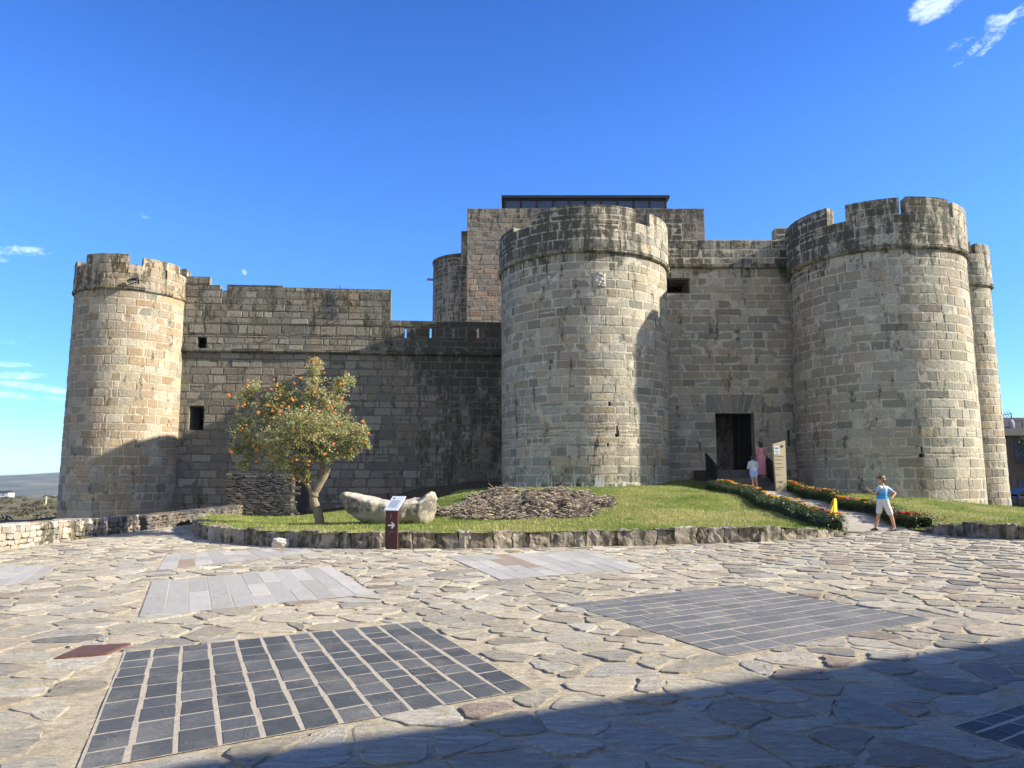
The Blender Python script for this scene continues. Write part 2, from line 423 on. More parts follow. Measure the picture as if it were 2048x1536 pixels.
def round_tower(label, cyl, zc, zcren, zmer, merlons, stone, weather_or_shade, hue=None, ex=(), zb=-1.5, par_out=.11, T=.55, seed=1, amin=-2.2, amax=2.2,
                lowcut=(), course=(.34, .46), length=(.45, 1.15)):
    Rt = cyl.Rt
    mb = MB()
    solid(mb, cyl.M, -math.pi*Rt, math.pi*Rt, zb, zc, list(ex), 1.2, du=.35, back=False)
    blocks(mb, cyl.M, amin*Rt, amax*Rt, zb+.6, zc, list(ex), weather_or_shade=weather_or_shade, hue=hue, seed=seed, course=course, length=length)
    slab_cap(mb, cyl, zc+.02, Rt)
    body = build_to(mb, 'round_tower', stone, castle); tag(body, label)
    mb = MB(); cornice_ring(mb, cyl, zc+.02, .20, par_out+.07, seed=seed+3); build_to(mb, 'cornice', stone, body)
    pc = Cyl(cyl.cx, cyl.cy, Rt+par_out, zc, 0)
    L = math.pi*pc.Rt; k = pc.Rt
    # exclusion rectangles between the merlons
    me = sorted(merlons); ex2 = []; x = -L-1
    for (a, b, z) in me:
        ex2.append((x, a, zcren, 99)); ex2.append((a, b, z, 99)); x = b
    ex2.append((x, L+1, zcren, 99))
    ex2 += list(lowcut)
    zt = max([m[2] for m in me]+[zcren])
    mb = MB()
    solid(mb, pc.M, -L, L, zc+.1, zt, ex2, T, du=.35, att=(.5, .5, .75))
    blocks(mb, pc.M, amin*k, amax*k, zc+.1, zt, ex2, weather_or_shade=lambda u, v: weather_or_shade(u, v)+.08, hue=hue, seed=seed+9, course=course, length=length)
    build_to(mb, 'parapet', stone, body)
    return body

def sm(a, b, x):
    if a == b: return float(x > a)
    q = min(max((x-a)/(b-a), 0), 1); return q*q*(3-2*q)

# --- central tower
CT = fitcyl([(1002, 580), (1005, 900)], [(1332, 580), (1341, 900)], 36.0, 0)
u, zc = CT.hit(1180, 503); CT = fitcyl([(1002, 580), (1005, 900)], [(1332, 580), (1341, 900)], 36.0, zc)
pcR = CT.Rt+.11; PC = Cyl(CT.cx, CT.cy, pcR, zc, 0)
def mer(c, a, b, ztop): 
    """merlon from pixel (x,y) a to b, top height from ztop"""
    return (c.hit(*a)[0], c.hit(*b)[0], ztop)
z_cr = PC.hit(1285, 449)[1]; z_m1 = PC.hit(1180, 409)[1]
mers = [(-3.3*pcR, -2.2*pcR, z_m1-.1), (PC.hit(1002, 480)[0]-.3, PC.hit(1027, 455)[0], PC.hit(1027, 455)[1]), (PC.hit(1060, 440)[0], PC.hit(1271, 425)[0], z_m1),
        (PC.hit(1299, 430)[0], PC.hit(1333, 450)[0]+1.6, z_m1-.02)]
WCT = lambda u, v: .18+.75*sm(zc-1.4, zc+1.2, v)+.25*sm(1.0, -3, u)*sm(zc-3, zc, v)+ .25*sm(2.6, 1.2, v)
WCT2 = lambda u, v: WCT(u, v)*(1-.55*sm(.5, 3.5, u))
slits_c = []
def slit(c, px, py0, py1, wpx=5, head=None):
    u, z1 = c.hit(px, py0); z0 = c.hit(px, py1)[1]; hw = wpx/2/F*34
    return (u-hw, u+hw, z0, z1)
ex_c = [slit(CT, 1234, 851, 866, 3.5), slit(CT, 1234, 866.5, 874, 8), slit(CT, 1219, 803, 812, 5), slit(CT, 1216, 886, 893, 4), slit(CT, 1336, 852, 866, 6)]
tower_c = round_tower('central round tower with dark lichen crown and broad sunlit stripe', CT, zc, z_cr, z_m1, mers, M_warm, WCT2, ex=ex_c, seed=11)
# --- right tower
RL, RRr = [(1576, 560), (1594, 850)], [(1932, 560), (1966, 850)]
RT = fitcyl(RL, RRr, 39.2, 9); zr = RT.hit(1800, 494)[1]; RT = fitcyl(RL, RRr, 39.2, zr)
PR = Cyl(RT.cx, RT.cy, RT.Rt+.11, zr, 0); k = PR.Rt
zr_cr = PR.hit(1670, 447)[1]; zr_m = PR.hit(1745, 400)[1]
mers = [(-3.1*k, PR.hit(1654, 430)[0], PR.hit(1654, 415)[1]), (PR.hit(1690, 420)[0], PR.hit(1798, 410)[0], zr_m), (PR.hit(1803, 415)[0]+.18, PR.hit(1898, 420)[0], zr_m+.03),
        (PR.hit(1903, 425)[0]+.1, PR.hit(1926, 440)[0]+1.0, zr_m-.05), (2.4*k, 3.1*k, zr_m)]
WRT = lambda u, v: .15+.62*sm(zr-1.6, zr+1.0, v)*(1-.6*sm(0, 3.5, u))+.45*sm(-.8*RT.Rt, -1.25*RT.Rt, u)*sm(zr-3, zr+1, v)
ex_r = [slit(RT, 1843, 893, 906, 4), slit(RT, 1843, 906.5, 915, 9)]
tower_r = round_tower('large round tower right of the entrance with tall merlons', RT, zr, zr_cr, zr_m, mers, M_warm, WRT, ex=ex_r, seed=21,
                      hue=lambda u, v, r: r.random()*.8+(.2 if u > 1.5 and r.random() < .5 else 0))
# --- rear right tower
R2 = fitcyl([(1894, 640), (1925, 900)], [(1986, 640), (2015, 900)], 47.0, 9); zq = R2.hit(1960, 571)[1]
R2 = fitcyl([(1850, 640), (1868, 900)], [(1985, 640), (2014, 900)], 47.0, zq); zq = R2.hit(1950, 569)[1]; R2.vt = zq
PQ = Cyl(R2.cx, R2.cy, R2.Rt+.12, zq, 0); k = PQ.Rt
mers = [(-1.6*k, PQ.hit(1941, 490)[0], PQ.hit(1941, 483)[1]), (PQ.hit(1951, 500)[0], PQ.hit(1976, 500)[0]+.9, PQ.hit(1955, 487)[1]), (2.2*k, 3.0*k, PQ.hit(1955, 487)[1])]
tower_q = round_tower('slender round tower farthest right behind the large one', R2, zq, PQ.hit(1946, 507)[1], 0, mers, M_warm, lambda u, v: .12+.4*sm(zq-1, zq+1, v), seed=31)
# --- left tower
LL, LR = [(151, 620), (118, 900)], [(380, 620), (357, 900)]
LT = fitcyl(LL, LR, 44.0, 8); zl = LT.hit(255, 577)[1]; LT = fitcyl(LL, LR, 44.0, zl)
PL = Cyl(LT.cx, LT.cy, LT.Rt+.06, zl, 0); k = PL.Rt
zl_cr = PL.hit(272, 529)[1]; zl_m = PL.hit(220, 506)[1]
mers = [(-3*k, PL.hit(156, 530)[0]-.1, zl_m-.2), (PL.hit(173, 520)[0], PL.hit(258, 515)[0], zl_m), (PL.hit(288, 520)[0], 1.35*k, zl_m-.08), (1.6*k, 3*k, zl_m)]
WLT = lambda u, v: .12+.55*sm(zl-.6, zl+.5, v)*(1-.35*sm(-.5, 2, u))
lslit = (PL.hit(333, 545)[0]-.05, PL.hit(333, 545)[0]+.05, PL.hit(333, 559)[1], PL.hit(333, 541)[1])
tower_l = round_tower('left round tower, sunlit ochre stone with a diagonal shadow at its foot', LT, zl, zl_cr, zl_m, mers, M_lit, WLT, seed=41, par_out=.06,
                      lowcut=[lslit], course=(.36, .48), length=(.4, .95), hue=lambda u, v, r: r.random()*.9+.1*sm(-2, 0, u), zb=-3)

# --- left curtain wall (plane turned slightly away from the sun)
def Mp(Y): return lambda u, v, wd: Vector((u, Y+wd, v))
def rect(px0, px1, py0, py1, Y):
    a = P(px0, py1, Y); b = P(px1, py0, Y); return (a.x, b.x, a.z, b.z)
class Wall:
    def __init__(s, x0, y0, deg): s.o = Vector((x0, y0, 0)); a = R(deg); s.d = Vector((math.cos(a), math.sin(a), 0)); s.n = Vector((math.sin(a), -math.cos(a), 0))
    def M(s, u, v, wd): q = s.o + s.d*u - s.n*wd; return Vector((q.x, q.y, v))
    def uv(s, px, py):
        d = ray(px, py); e = Vector((0, 0, EYE)); t_ = (s.o-e).dot(s.n)/d.dot(s.n) if abs((d).dot(s.n)) > 1e-6 else 0
        q = e+d*(((s.o.x)*s.n.x+(s.o.y)*s.n.y)/(d.x*s.n.x+d.y*s.n.y)); return (q-s.o).dot(s.d), q.z
    def rect(s, a, b, y0, y1):
        u0, z1 = s.uv(a, y0); u1, z0 = s.uv(b, y1); return (u0, u1, z0, z1)
WT = 5.0
WL = Wall(-17.2, 39.3, WT); WLP = Wall(-17.2+.1*math.sin(R(WT)), 39.3-.1*math.cos(R(WT)), WT)
uL = WL.uv(372, 800)[0]; uR = 18.5
zcl = WL.uv(690, 706)[1]
W1 = WL.rect(379, 406, 812, 860)
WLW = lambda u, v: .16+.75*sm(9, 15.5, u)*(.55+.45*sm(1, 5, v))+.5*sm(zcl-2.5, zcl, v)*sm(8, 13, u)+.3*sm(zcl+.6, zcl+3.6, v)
def HLW(u, v, r): return r.random()*.8+.1
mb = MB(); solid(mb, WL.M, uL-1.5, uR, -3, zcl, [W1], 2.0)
blocks(mb, WL.M, uL-1, uR, -2, zcl, [W1], weather_or_shade=WLW, hue=HLW, seed=51, course=(.34, .5), length=(.5, 1.1), gap=.016)
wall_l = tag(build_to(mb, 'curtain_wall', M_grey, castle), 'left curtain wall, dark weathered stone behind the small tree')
def cornice_wall(mb, W, u0, u1, z, h, out_, seed, weather_or_shade):
    m2 = MB(); cornice_line(m2, u0, u1, 0, z, h, out_, seed, weather_or_shade)
    b = len(mb.v); mb.v += [tuple(W.M(x, zz, y)) for (x, y, zz) in m2.v]; mb.f += [tuple(b+i for i in f) for f in m2.f]; mb.a += m2.a; mb.m += m2.m
mb = MB(); cornice_wall(mb, WL, uL-1, uR, zcl+.02, .22, .22, 5, lambda x: .5+.6*sm(8, 14, x)); build_to(mb, 'cornice', M_grey, wall_l)
prof = [(383, 420, 553), (420, 441, 570), (441, 455, 581), (455, 567, 570), (567, 783, 577), (783, 1060, 643)]
ex = []
for a, b, y in prof:
    ex.append((WLP.uv(a, 560)[0] if a > 383 else -99, WLP.uv(b, 560)[0], WLP.uv((a+b)/2, y)[1], 99))
ztop = WLP.uv(400, 553)[1]
W2 = WLP.rect(395, 412, 674, 699); ex.append(W2)
for px in (811, 861, 907, 956): ex.append(WLP.rect(px-1.9, px+1.9, 655, 676))
ul = WLP.uv(383, 600)[0]-1.0; ur = 18.5
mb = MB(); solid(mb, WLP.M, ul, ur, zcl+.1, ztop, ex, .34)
blocks(mb, WLP.M, ul, ur, zcl+.1, ztop, ex, weather_or_shade=lambda u, v: WLW(u, v)+.1, hue=HLW, seed=57, course=(.34, .46), length=(.45, 1.1), gap=.016)
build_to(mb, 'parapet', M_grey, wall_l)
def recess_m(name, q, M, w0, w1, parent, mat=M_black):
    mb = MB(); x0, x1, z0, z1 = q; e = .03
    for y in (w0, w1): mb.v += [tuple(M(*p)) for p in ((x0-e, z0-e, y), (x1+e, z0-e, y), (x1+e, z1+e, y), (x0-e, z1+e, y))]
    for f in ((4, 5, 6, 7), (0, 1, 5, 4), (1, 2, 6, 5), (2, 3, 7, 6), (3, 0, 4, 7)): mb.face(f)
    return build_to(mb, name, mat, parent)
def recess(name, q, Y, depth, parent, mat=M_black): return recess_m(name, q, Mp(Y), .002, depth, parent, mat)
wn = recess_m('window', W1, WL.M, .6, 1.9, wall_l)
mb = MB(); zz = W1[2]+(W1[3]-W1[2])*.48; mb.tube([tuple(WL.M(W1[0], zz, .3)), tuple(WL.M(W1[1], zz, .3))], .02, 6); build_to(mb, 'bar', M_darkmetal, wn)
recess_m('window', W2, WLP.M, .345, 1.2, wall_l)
mb = MB(); 
Mw = lambda u, v, wd: WL.M(u, v, wd)
solid(mb, lambda u, v, wd: WL.M(u, v, wd+.3), uL-1, uR, zcl-.5, zcl-.1, [], 2.2); build_to(mb, 'wall_walk', M_grey, wall_l)

# --- entrance facade
YF = 37.0
fx0, fx1 = P(1325, 800, YF).x, P(1610, 800, YF).x
zcf = P(1450, 534, YF).z
DOOR = rect(1434, 1508, 826, 941, YF); DOOR = (DOOR[0], DOOR[1], DOOR[2]-1.1, DOOR[3])
AS = rect(1575.5, 1580, 860, 893, YF)
WF = rect(1326, 1379, 556, 587, YF)
WFC = lambda u, v: .12+.55*sm(zcf-1.2, zcf+.6, v)+.6*sm(fx1-1.4, fx1-.4, u)*sm(zcf-1.5, zcf, v)
# flat-arch lintel stones above the doorway are cut separately
dz = .95; LIN = (DOOR[0]-.45, DOOR[1]+.45, DOOR[3], DOOR[3]+dz)
mb = MB(); solid(mb, Mp(YF), fx0, fx1+.6, -1.5, zcf, [DOOR, AS, WF], 2.2)
blocks(mb, Mp(YF), fx0, fx1+.6, -1, zcf, [DOOR, AS, WF, LIN], weather_or_shade=WFC, seed=61, course=(.33, .44), length=(.5, 1.3))
n = 7
for i in range(n):                                    # radiating voussoirs
    f0, f1 = i/n, (i+1)/n; xb = lambda f: DOOR[0]+.02+(DOOR[1]-DOOR[0]-.04)*f; xt = lambda f: LIN[0]+(LIN[1]-LIN[0])*f
    if i == 0: xl = lambda q: DOOR[0]-.44
    quad = [(xb(f0)+.012 if i else LIN[0]+.02, DOOR[3]+.02), (xb(f1)-.012 if i < n-1 else LIN[1]-.02, DOOR[3]+.02), (xt(f1)-.012, LIN[3]-.02), (xt(f0)+.012, LIN[3]-.02)]
    b = len(mb.v); at = (rng.random()*.4, rng.random()*.6, .1, 1)
    cxm = sum(p[0] for p in quad)/4; czm = sum(p[1] for p in quad)/4
    for s_, yy in ((1, YF+.01), (.94, YF-.02)):
        for (x, z) in quad: mb.v.append((cxm+(x-cxm)*s_, yy, czm+(z-czm)*s_))
    mb.face((b+4, b+5, b+6, b+7), at)
    for i2 in range(4): mb.face((b+i2, b+(i2+1) % 4, b+4+(i2+1) % 4, b+4+i2), at)
wall_f = tag(build_to(mb, 'curtain_wall', M_warm, castle), 'entrance wall between the two big towers with the tall dark doorway')
mb = MB(); cornice_line(mb, fx0, fx1, YF, zcf+.02, .22, .2, seed=8); build_to(mb, 'cornice', M_warm, wall_f)
YFp = YF-.1
z480 = P(1480, 480, YFp).z
ex = [(P(1364, 450, YFp).x, 99, z480, 99), (-99, P(1364, 450, YFp).x, P(1350, 447, YFp).z, 99)]
ex[0] = (P(1364, 450, YFp).x, P(1551, 460, YFp).x, z480, 99); ex.append((P(1551, 460, YFp).x, 99, P(1560, 456, YFp).z, 99))
mb = MB(); solid(mb, Mp(YFp), fx0-.6, fx1, zcf+.1, P(1350, 447, YFp).z, ex, .6)
blocks(mb, Mp(YFp), fx0-.6, fx1, zcf+.1, P(1350, 447, YFp).z, ex, weather_or_shade=lambda u, v: WFC(u, v)+.1, seed=67, length=(.5, 1.2))
build_to(mb, 'parapet', M_warm, wall_f)
# small beam-framed window right beside the central tower
wn = recess('window', WF, YF+.9, 1.0, wall_f)
mb = MB(); x0, x1, z0, z1 = WF
for (c, sz) in (((x0+.05, YF+.1, (z0+z1)/2), (.1, .16, z1-z0)), ((x1-.05, YF+.1, (z0+z1)/2), (.1, .16, z1-z0)),
                (((x0+x1)/2, YF+.1, z1-.05), (x1-x0-.2, .16, .1)), (((x0+x1)/2, YF+.1, z0+.03), (x1-x0-.2, .16, .06))): mb.box(c, sz, jit=.006)
build_to(mb, 'window_frame', M_oldwood, wn)
recess('arrow_slit', AS, YF+1.0, .6, wall_f)
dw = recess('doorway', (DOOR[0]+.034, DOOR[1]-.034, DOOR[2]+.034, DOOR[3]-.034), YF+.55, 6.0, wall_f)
mb = MB()                                              # one leaf of the old plank door standing open inside
for i in range(6): mb.box((DOOR[1]-.42+i*.004, YF+1.25+i*.17, (DOOR[2]+1.1+DOOR[3])/2), (.07, .185, DOOR[3]-DOOR[2]-1.2), jit=.006)
build_to(mb, 'door_leaf', M_darkwood, dw)
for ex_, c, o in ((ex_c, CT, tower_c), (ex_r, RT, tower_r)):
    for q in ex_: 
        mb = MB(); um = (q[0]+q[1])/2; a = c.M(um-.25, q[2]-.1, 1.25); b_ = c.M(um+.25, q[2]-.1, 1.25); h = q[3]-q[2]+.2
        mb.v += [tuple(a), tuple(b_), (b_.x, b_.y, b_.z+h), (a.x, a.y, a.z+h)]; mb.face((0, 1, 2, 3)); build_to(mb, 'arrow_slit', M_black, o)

# --- keep behind
YK = 50.0
kx0, kx1 = P(934, 500, YK).x, P(1411, 500, YK).x; zk = P(1100, 417, YK).z
WK = lambda u, v: .15+.5*sm(zk-2.2, zk-.2, v)+.25*sm(kx0+2.5, kx0+6, u)*sm(zk-5, zk, v)
def KH(u, v, r): return r.random()*.55+(.3 if u < kx0+3 and v < zk-4 else 0)
mb = MB(); DK = 12.0
solid(mb, Mp(YK), kx0, kx1, 2, zk, [], DK)
blocks(mb, Mp(YK), kx0, kx1, 6, zk, [], weather_or_shade=WK, hue=KH, seed=71, course=(.28, .42), length=(.4, 1.0))
Ms = lambda u, v, wd: Vector((kx1-wd, YK+u, v))
blocks(mb, Ms, 0, DK, 6, zk, [], weather_or_shade=WK, hue=KH, seed=72, course=(.28, .42), length=(.4, 1.0))
Ms = lambda u, v, wd: Vector((kx0+wd, YK+DK-u, v))
blocks(mb, Ms, 0, DK, 6, zk, [], weather_or_shade=WK, hue=KH, seed=73, course=(.28, .42), length=(.4, 1.0))
keep = tag(build_to(mb, 'keep', M_keep, castle), 'square keep rising at the back with a dark glass lantern on top')
mb = MB(); q = rect(921, 934, 462, 640, YK+.5); solid(mb, Mp(YK+.5), q[0], kx0-.003, 6, q[3], [], 2.5); blocks(mb, Mp(YK+.5), q[0], kx0, 8, q[3], [], weather_or_shade=lambda u, v: .9, seed=74, length=(.3, .6)); build_to(mb, 'side_buttress', M_keep, keep)
# round stair turret on the left of the keep
cx = P(936, 600, 53.2).x; rt = cx-P(866.5, 600, 53.2).x; zt_ = P(905, 506, 53.2-rt).z
ST = Cyl(cx, 53.2, rt, zt_, 0.004)
mb = MB(); solid(mb, ST.M, -math.pi*rt, math.pi*rt, 4, zt_, [], .6, du=.35); blocks(mb, ST.M, -1.9*rt, 1.9*rt, 7, zt_, [], hue=lambda u, v, r: r.random()*.5, weather_or_shade=lambda u, v: .7+.4*sm(zt_-2, zt_, v), seed=75, course=(.26, .38), length=(.35, .8)); slab_cap(mb, ST, zt_-.4, rt-.3)
tur = tag(build_to(mb, 'stair_turret', M_keep, castle), 'small dark round turret against the left side of the keep')
mb = MB(); cornice_ring(mb, ST, zt_-.12, .2, .08, seed=9); build_to(mb, 'cornice', M_keep, tur)
p0 = P(858, 559, ST.cy-.2); mb = MB(); mb.box((p0.x+.25, p0.y, p0.z), (.75, .18, .14), jit=.02); build_to(mb, 'water_spout', M_keep, tur)
# glass lantern: frame, panes and slab roof
YLn = 52.0; lx0, lx1 = P(1010, 410, YLn).x, P(1331, 410, YLn).x; lz1 = P(1170, 399, YLn).z; lz0 = zk-.3
lan = empty('glass_lantern', (0, 0, 0)); lan.parent = castle; lan.location = (0, 0, 0)
n = 10
mb = MB()
for yy in (YLn, YLn+7): mb.box(((lx0+lx1)/2, yy, lz1-.05), (lx1-lx0+.1, .18, .1))
for x in (lx0, lx1): mb.box((x, YLn+3.5, lz1-.052), (.16, 6.82, .1))
fr = build_to(mb, 'lantern_frame', M_darkmetal, lan)
mspots = [(lx0+(lx1-lx0)*i/n, yy) for i in range(n+1) for yy in (YLn, YLn+7)]+[(x, YLn+7*i/5) for i in range(1, 5) for x in (lx0, lx1)]
for x, yy in mspots: mb = MB(); mb.box((x, yy, (lz0+lz1)/2-.05), (.14, .14, lz1-lz0-.104)); build_to(mb, 'mullion', M_darkmetal, fr)
for i in range(n):
    mb = MB(); x = lx0+(lx1-lx0)*(i+.5)/n; mb.box((x, YLn, (lz0+lz1)/2), ((lx1-lx0)/n-.16, .03, lz1-lz0-.02)); build_to(mb, 'glass_pane', M_glass, lan)
mb = MB(); 
mb.box(((lx0+lx1)/2, YLn+7, (lz0+lz1)/2), (lx1-lx0-.2, .03, lz1-lz0-.02))
for x in (lx0, lx1): mb.box((x, YLn+3.5, (lz0+lz1)/2), (.03, 6.8, lz1-lz0-.02))
build_to(mb, 'rear_glazing', M_glass, lan)
mb = MB(); mb.box(((lx0+lx1)/2, YLn+3.5, lz1+.11), (lx1-lx0+.5, 7.6, .2))
b = len(mb.v); xa, xb_, ya, yb, z_ = lx0-.2, lx1+.2, YLn-.2, YLn+7.2, lz1+.213
mb.v += [(xa, ya, z_), (xb_, ya, z_), (xb_, yb, z_), (xa, yb, z_), ((xa+xb_)/2-2, YLn+3.5, z_+.55), ((xa+xb_)/2+2, YLn+3.5, z_+.55)]
for f in ((0, 1, 5, 4), (2, 3, 4, 5), (1, 2, 5), (3, 0, 4)): mb.face(tuple(b+i for i in f))
mb.tube([((xa+xb_)/2-.4, YLn+3.5, z_+.5), ((xa+xb_)/2-.4, YLn+3.5, z_+.9)], .05, 6)
build_to(mb, 'lantern_roof', M_darkmetal, lan)
# inner court roofs close the sides; tall block added to stop sun leaking
mb = MB(); mb.box((-6, 46, 3.5), (24, 9.4, 6.5), at=(.3, .4, .6, 1)); mb.box((12.5, 44.5, 4.5), (10, 10, 9.5), at=(.3, .4, .6, 1)); mb.box((3.6, 40.8, 5.0), (6.2, 4.6, 14), at=(.3, .4, .6, 1)); build_to(mb, 'inner_building_sun_block', M_grey, castle)
for (a_, b_) in (((RT.cx, RT.cy), (R2.cx, R2.cy)),):
    A = Vector((a_[0], a_[1], 0)); B = Vector((b_[0], b_[1], 0)); d = (B-A); L = d.length; d.normalize(); nn_ = Vector((d.y, -d.x, 0))
    Mw = lambda u, v, wd: Vector((A.x+d.x*u+nn_.x*(.8-wd), A.y+d.y*u+nn_.y*(.8-wd), v))
    mb = MB(); solid(mb, Mw, 0, L, -2, zq, [], 1.6); blocks(mb, Mw, 2.5, L-2, -1, zq, [], seed=81); tag(build_to(mb, 'curtain_wall', M_warm, castle), 'short side wall between the two right towers')
A = Vector((LT.cx, LT.cy+1, 0)); mb = MB()
Mw = lambda u, v, wd: Vector((LT.cx-1.2+wd, LT.cy+20-u, v)); solid(mb, Mw, 0, 18, -3, zcl, [], 1.4); blocks(mb, Mw, 0, 17, -2, zcl, [], seed=82); tag(build_to(mb, 'curtain_wall', M_grey, castle), 'side wall running back behind the left tower')

# coats of arms: carved relief shields
def crest(c, px, py0, py1, wpx, parent, mat):
    u, z1 = c.hit(px, py0); z0 = c.hit(px, py1)[1]; zc_ = (z0+z1)/2; h = z1-z0; wd = wpx/F*33
    mb = MB(); n = 9; m = 11
    def relief(a, b): # a,b in -1..1
        inside_ = 1 if abs(a) < .78 and b > -.35-.5*math.cos(a*1.7) else 0
        r_ = .035*inside_
        if inside_: r_ += .03*(math.sin(a*7+b*3)*math.cos(b*8-a*2) > .1)
        if b > .6 and abs(a) < .5: r_ += .03
        return r_
    pts = []; N = 21
    for j in range(N):
        for i in range(N):
            a = -1+2*i/(N-1); b = -1+2*j/(N-1); brd = i in (0, N-1) or j in (0, N-1)
            pts.append(tuple(c.M(u+a*wd/2, zc_+b*h/2, 0.0 if brd else -.05-relief(a, b)-rng.uniform(0, .008))))
    mb.grid(pts, N, N, (.9, .6, -.2, 1)); return tag(build_to(mb, 'coat_of_arms', mat, parent), 'pale carved stone shield set into the ashlar')
M_crest = stone_mat('carved_granite', [(0, (.4, .39, .36)), (1, (.44, .42, .38))], (.3, .3, .28), white=.5)
crest(CT, 1199, 545, 574, 25, tower_c, M_crest); crest(RT, 1751, 532, 563, 26, tower_r, M_rubble)
# lime residue at the foot of the central tower
for px in (1032, 1040, 1052, 1075, 1080, 1098, 1104, 1121, 1144, 1150, 1166, 1174, 1194, 1200, 1206, 1232, 1248, 1256, 1279):
    u_, z_ = CT.hit(px, 977); r_ = random.Random(px); wd = r_.uniform(.035, .09); hh = r_.uniform(.2, .42)
    if px in (1174, 1121, 1194): wd = .15
    mb = MB(); L_ = []; Rr = []; N = 9
    drip = r_.uniform(.0, .35) if r_.random() < .4 else 0
    for i in range(N+1):
        f = i/N; w2 = wd*(.75+.35*math.sin(f*2.6+r_.random()))*(1 if f < .75 else .75)*r_.uniform(.75, 1.15)
        zz = z_-.12+hh*f+(drip if i == N else 0); w2 = w2 if i < N else .012
        L_.append(tuple(CT.M(u_-w2+r_.uniform(-.012, .012), zz, -.026))); Rr.append(tuple(CT.M(u_+w2+r_.uniform(-.012, .012), zz, -.026)))
    b = len(mb.v); mb.v += L_+Rr
    for i in range(N): mb.face((b+i, b+N+1+i, b+N+2+i, b+i+1))
    build_to(mb, 'lime_stain', M_lime, tower_c)
# floodlight on the left tower
fp = Vector(PL.M(PL.hit(266, 563)[0], PL.hit(266, 563)[1], -.35)); fr_ = empty('floodlight', fp, 'small dark floodlight bracketed out from the rim of the left tower', 'floodlight')
mb = MB(); mb.box((0, 0, 0), (.46, .3, .14), Matrix.Rotation(.5, 3, 'X') @ Matrix.Rotation(-.2, 3, 'Y')); build_o = mb.build('lamp_housing', M_darkmetal, fr_)
mb = MB(); mb.box((.02, -.11, -.09), (.34, .14, .02), Matrix.Rotation(.5, 3, 'X')); mb.build('lamp_glass', plain('lamp_glass', (.6, .65, .7), .1, .6), fr_)
mb = MB(); mb.tube([(0, .05, 0), (.0, .5, -.02)], .025, 6); mb.box((0, .42, 0), (.2, .03, .2)); mb.build('bracket', M_darkmetal, fr_)

# ------------------------------------------------------------------ terrain
from mathutils import noise as MN
def plaza_z(x, y): return .22*sm(3, 12, x)*sm(9, 19, y)
def G2(px, py, hf=plaza_z):
    d = ray(px, py); tt = -EYE/d.z
    for _ in range(30):
        z = hf(d.x*tt, d.y*tt); tt = (z-EYE)/d.z
    return Vector((d.x*tt, d.y*tt, z))
def XP(px, Y): return (px-1024)/F*Y*1.0
KL_px = [(455, 1037), (412, 1041), (390, 1051), (385, 1062), (400, 1075), (440, 1085), (520, 1092), (640, 1097), (800, 1098), (1000, 1097), (1200, 1093), (1400, 1088), (1540, 1083), (1640, 1076), (1694, 1071)]
KL = [G2(*p) for p in KL_px]; KL[0] = Vector((-10.9, 29.5, 0)); KL[1] = Vector((-11.0, 27.0, 0))
KLz = [.2, .3, .36, .36, .36, .36, .36, .36, .36, .36, .36, .36, .34, .22, .06]
KR = [G2(*p) for p in [(1852, 1064), (1885, 1071), (1960, 1077), (2048, 1080), (2200, 1085), (2500, 1090)]]; KRz = [.05, .28, .33, .33, .33, .33]
ctrl = []
for p, h in list(zip(KL, KLz))+list(zip(KR, KRz)): ctrl.append((p.x, p.y, plaza_z(p.x, p.y)+h))
for px, Y, z in [(1760, 20.3, .2), (1800, 21, .23), (1630, 25, .55), (1720, 25, .52), (1575, 28.5, .81), (1525, 32, 1.07), (1650, 28, .8), (1450, 32, 1.1),
    (637, 22, .28), (500, 30, -.1), (600, 36, -.3), (420, 37, -.4), (300, 37, -.5), (150, 34, -.5), (700, 29, .05), (560, 26, .12), (780, 21.5, .33), (780, 26, .25), (800, 37, -.1),
    (1005, 35, 1.2), (1170, 31.6, 1.25), (1060, 32, 1.24), (1338, 34.5, 1.45), (1400, 37, 1.55), (1430, 36, 1.5), (950, 39, 1.5), (890, 39, 1.25), (850, 34, .5), (950, 34, 1.1), (1000, 30, 1.0), (1100, 24, .72), (1300, 24, .78),
    (1400, 28, 1.05), (1300, 31, 1.3), (950, 24, .55), (860, 24, .4), (1450, 24, .6), (1200, 20.5, .48), (1500, 22, .42),
    (1600, 34, 1.2), (1700, 31.5, .98), (1790, 31.2, .82), (1900, 32, .52), (1975, 34.5, .22), (2028, 41, -.04), (2060, 46, -.4), (2300, 50, -.5), (2700, 50, -.6), (1980, 25, .4), (1850, 25, .55), (2150, 25, .3), (2500, 25, .2), (2100, 32, .1),
    (1024, 55, 1.0), (1500, 60, .5), (500, 60, -.8), (2000, 60, -.5)]:
    ctrl.append((XP(px, Y), Y, z))
CA = np.array(ctrl)
def Hn(x, y):
    x = np.asarray(x, float); y = np.asarray(y, float)
    d2 = (x[..., None]-CA[:, 0])**2+(y[..., None]-CA[:, 1])**2+.15
    wt = d2**-1.9
    return (wt*CA[:, 2]).sum(-1)/wt.sum(-1)
def H(x, y): return float(Hn(x, y))
def in_poly(poly, X, Y):
    X = np.asarray(X, float); Y = np.asarray(Y, float); c = np.zeros(X.shape, bool); n = len(poly)
    for i in range(n):
        x0, y0 = poly[i]; x1, y1 = poly[(i+1) % n]
        if y0 == y1: continue
        m = ((y0 > Y) != (y1 > Y)) & (X < (x1-x0)*(Y-y0)/(y1-y0)+x0); c ^= m
    return c
PXL = lambda y: 9.0
PXR = lambda y: 10.85+(y-20.4)*.45/11.6
lawnL = [(p.x, p.y) for p in KL]+[(9.0, 21), (9.0, 37.4), (7, 42), (-3, 44), (-24, 44), (-24, 33), (-12.0, 33), (-11.6, 31)]
